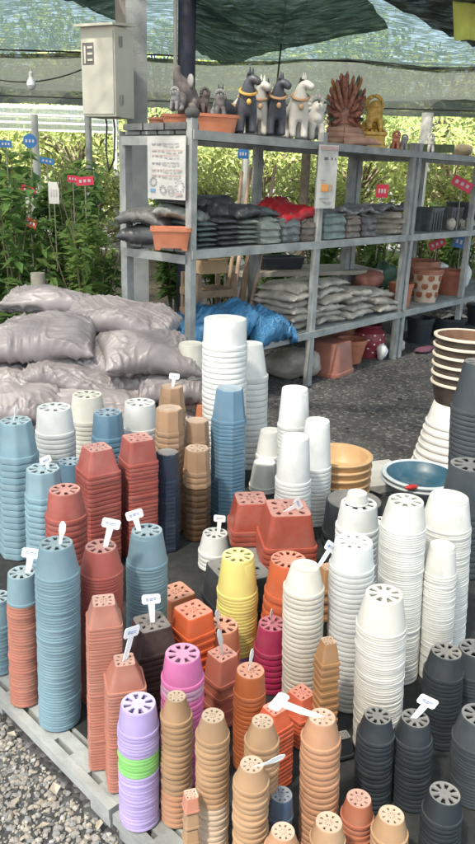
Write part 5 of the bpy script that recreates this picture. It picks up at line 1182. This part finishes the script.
def cloth(name, pts, m, label, sagz=.18, seed=0, cat='tarp', thick=True):
    B = []
    for i in range(len(pts)):
        a, b = Vector(pts[i]), Vector(pts[(i+1) % len(pts)])
        for k in range(10): B.append(a.lerp(b, k/10))
    c = sum(B, Vector())/len(B); K = 12; vs = [c - Vector((0,0,sagz))]; n = len(B)
    for k in range(1, K+1):
        t = k/K
        for i, q in enumerate(B):
            p = c.lerp(q, t); z = -sagz*(1-t*t) + .05*noise.noise(Vector((p.x*3+seed, p.y*1.2, 1)))*(1.2-t) + .012*sin(i*2.1)*t
            vs.append(p + Vector((0,0,z)))
    fs = [(0, 1+i, 1+(i+1) % n) for i in range(n)]
    for k in range(K-1):
        for i in range(n): fs.append((1+k*n+i, 1+(k+1)*n+i, 1+(k+1)*n+(i+1) % n, 1+k*n+(i+1) % n))
    mb = MB(); mb.add(vs, fs); o = mb.build(name, m, sharp=0); tag(o, label, cat); return o
M_dk = net_mat('dark_green_shade_cloth', (.026,.044,.034), .02, (5,16), .5, .20, .35, .9); M_dk2 = net_mat('black_shade_cloth', (.018,.021,.019), .01, (5,16), .4, .10, .3, .9)
cloth('shade_cloth', [(-.40,5.0,2.62),(.52,4.9,2.62),(1.06,6.27,2.58),(.46,6.95,2.55),(-.27,8.34,2.55),(-.55,7.68,2.58)], M_dk, 'dark green shade cloth sagging over the horse statues', .12, 1)
cloth('shade_cloth', [(.50,5.2,2.66),(3.6,4.9,2.7),(3.6,7.2,2.62),(1.99,7.02,2.56),(1.5,6.4,2.58)], M_dk2, 'black shade cloth at the top right under the net', .05, 2)
cloth('shade_cloth', [(-1.5,5.2,2.62),(-.88,5.2,2.62),(-1.04,6.35,2.58),(-1.35,5.75,2.60)], M_dk, 'small dark cloth corner left of the meter box', .04, 3)
wire('rope', sag(at(308,0,5.6), at(226,62,7.4), .02), .007, mat('pale_rope', (.5,.5,.46), rough=.8), 'pale rope stretched diagonally under the dark cloth', 'rope')
wire('wire', sag(at(288,-20,5.8), at(277,84,5.8), .0), .007, M_wire, 'black wire hanging down to the horse statues')
wire('wire', sag(at(-10,78,5.5), at(90,66,5.2), .06), .005, M_wire, 'black lamp wire running to the meter box')
b = at(31,75,5.3); o = empty('light_bulb', (b.x,b.y,b.z-.10)); tag(o, 'clear light bulb hanging under the net at left', 'light bulb')
mb = MB(); mb.lathe([(.002,0),(.022,.006),(.035,.03),(.032,.052),(.018,.078),(.015,.09)], 20); mb.build('glass', mat('milky_bulb_glass', (.72,.74,.74), rough=.12), o)
mb = MB(); mb.lathe([(.016,.088),(.017,.115),(.006,.125)], 14); mb.tube([(0,0,.12),(0,0,.17)], .003, 6); mb.build('socket', mat('white_socket', (.6,.6,.58), rough=.5), o)
mb = MB(); yb = [at(452,-12,4.9), at(486,-12,4.9), at(486,40,4.9), at(454,40,4.9)]; nrm = Vector((0,.004,0))
vs = []; 
for j in range(11):
    for i in range(9):
        p = yb[0].lerp(yb[1], i/8).lerp(yb[3].lerp(yb[2], i/8), j/10); vs.append(p + Vector((0,.02*sin(i*1.4)*(j/10),0)))
mb.add(vs, [(j*9+i, (j+1)*9+i, (j+1)*9+i+1, j*9+i+1) for j in range(10) for i in range(8)])
vs2 = [v + nrm for v in vs]; mb.add(vs2, [(j*9+i, j*9+i+1, (j+1)*9+i+1, (j+1)*9+i) for j in range(10) for i in range(8)])
tag(mb.build('banner', mat('yellow_green_cloth', (.60,.62,.14), rough=.8, var=.25, scale=5), sharp=0), 'yellow green cloth hanging at the top right corner', 'cloth')

# ------------------------------------------------------------------ light and camera
EL, AZ = rad(58), rad(215)     # azimuth clockwise from +Y: where the sun stands (left and behind the camera)
w = bpy.data.worlds.new('World'); scene.world = w; w.use_nodes = True; nt = w.node_tree; bg = nt.nodes['Background']
sky = nt.nodes.new('ShaderNodeTexSky'); sky.sky_type = 'NISHITA'; sky.sun_disc = False; sky.sun_elevation = EL; sky.sun_rotation = AZ; sky.air_density = 1.0; sky.dust_density = 3.5; sky.ozone_density = 1
nt.links.new(sky.outputs[0], bg.inputs['Color']); bg.inputs['Strength'].default_value = .15
sd = bpy.data.lights.new('sun', 'SUN'); sd.energy = 5.0; sd.angle = rad(3); sd.color = (1,.96,.90)
so = bpy.data.objects.new('sun', sd); C.objects.link(so)
dv = Vector((sin(AZ)*cos(EL), cos(AZ)*cos(EL), sin(EL))); so.rotation_euler = dv.to_track_quat('Z','Y').to_euler(); so.location = dv*30
cd = bpy.data.cameras.new('camera'); cam = bpy.data.objects.new('camera', cd); C.objects.link(cam)
cd.sensor_fit = 'VERTICAL'; cd.sensor_height = 24; cd.sensor_width = 24; cd.lens = 24*726.18/844; cd.clip_start = .05; cd.clip_end = 600
cam.matrix_world = Matrix(((R_.x,U_.x,-F_.x,CAM0.x),(R_.y,U_.y,-F_.y,CAM0.y),(R_.z,U_.z,-F_.z,CAM0.z),(0,0,0,1)))
scene.camera = cam
vs_ = scene.view_settings; vs_.view_transform = 'Standard'; vs_.look = 'None'; vs_.exposure = 2.1; vs_.gamma = 1; vs_.use_curve_mapping = False
scene.cycles.max_bounces = 8; scene.cycles.transparent_max_bounces = 12
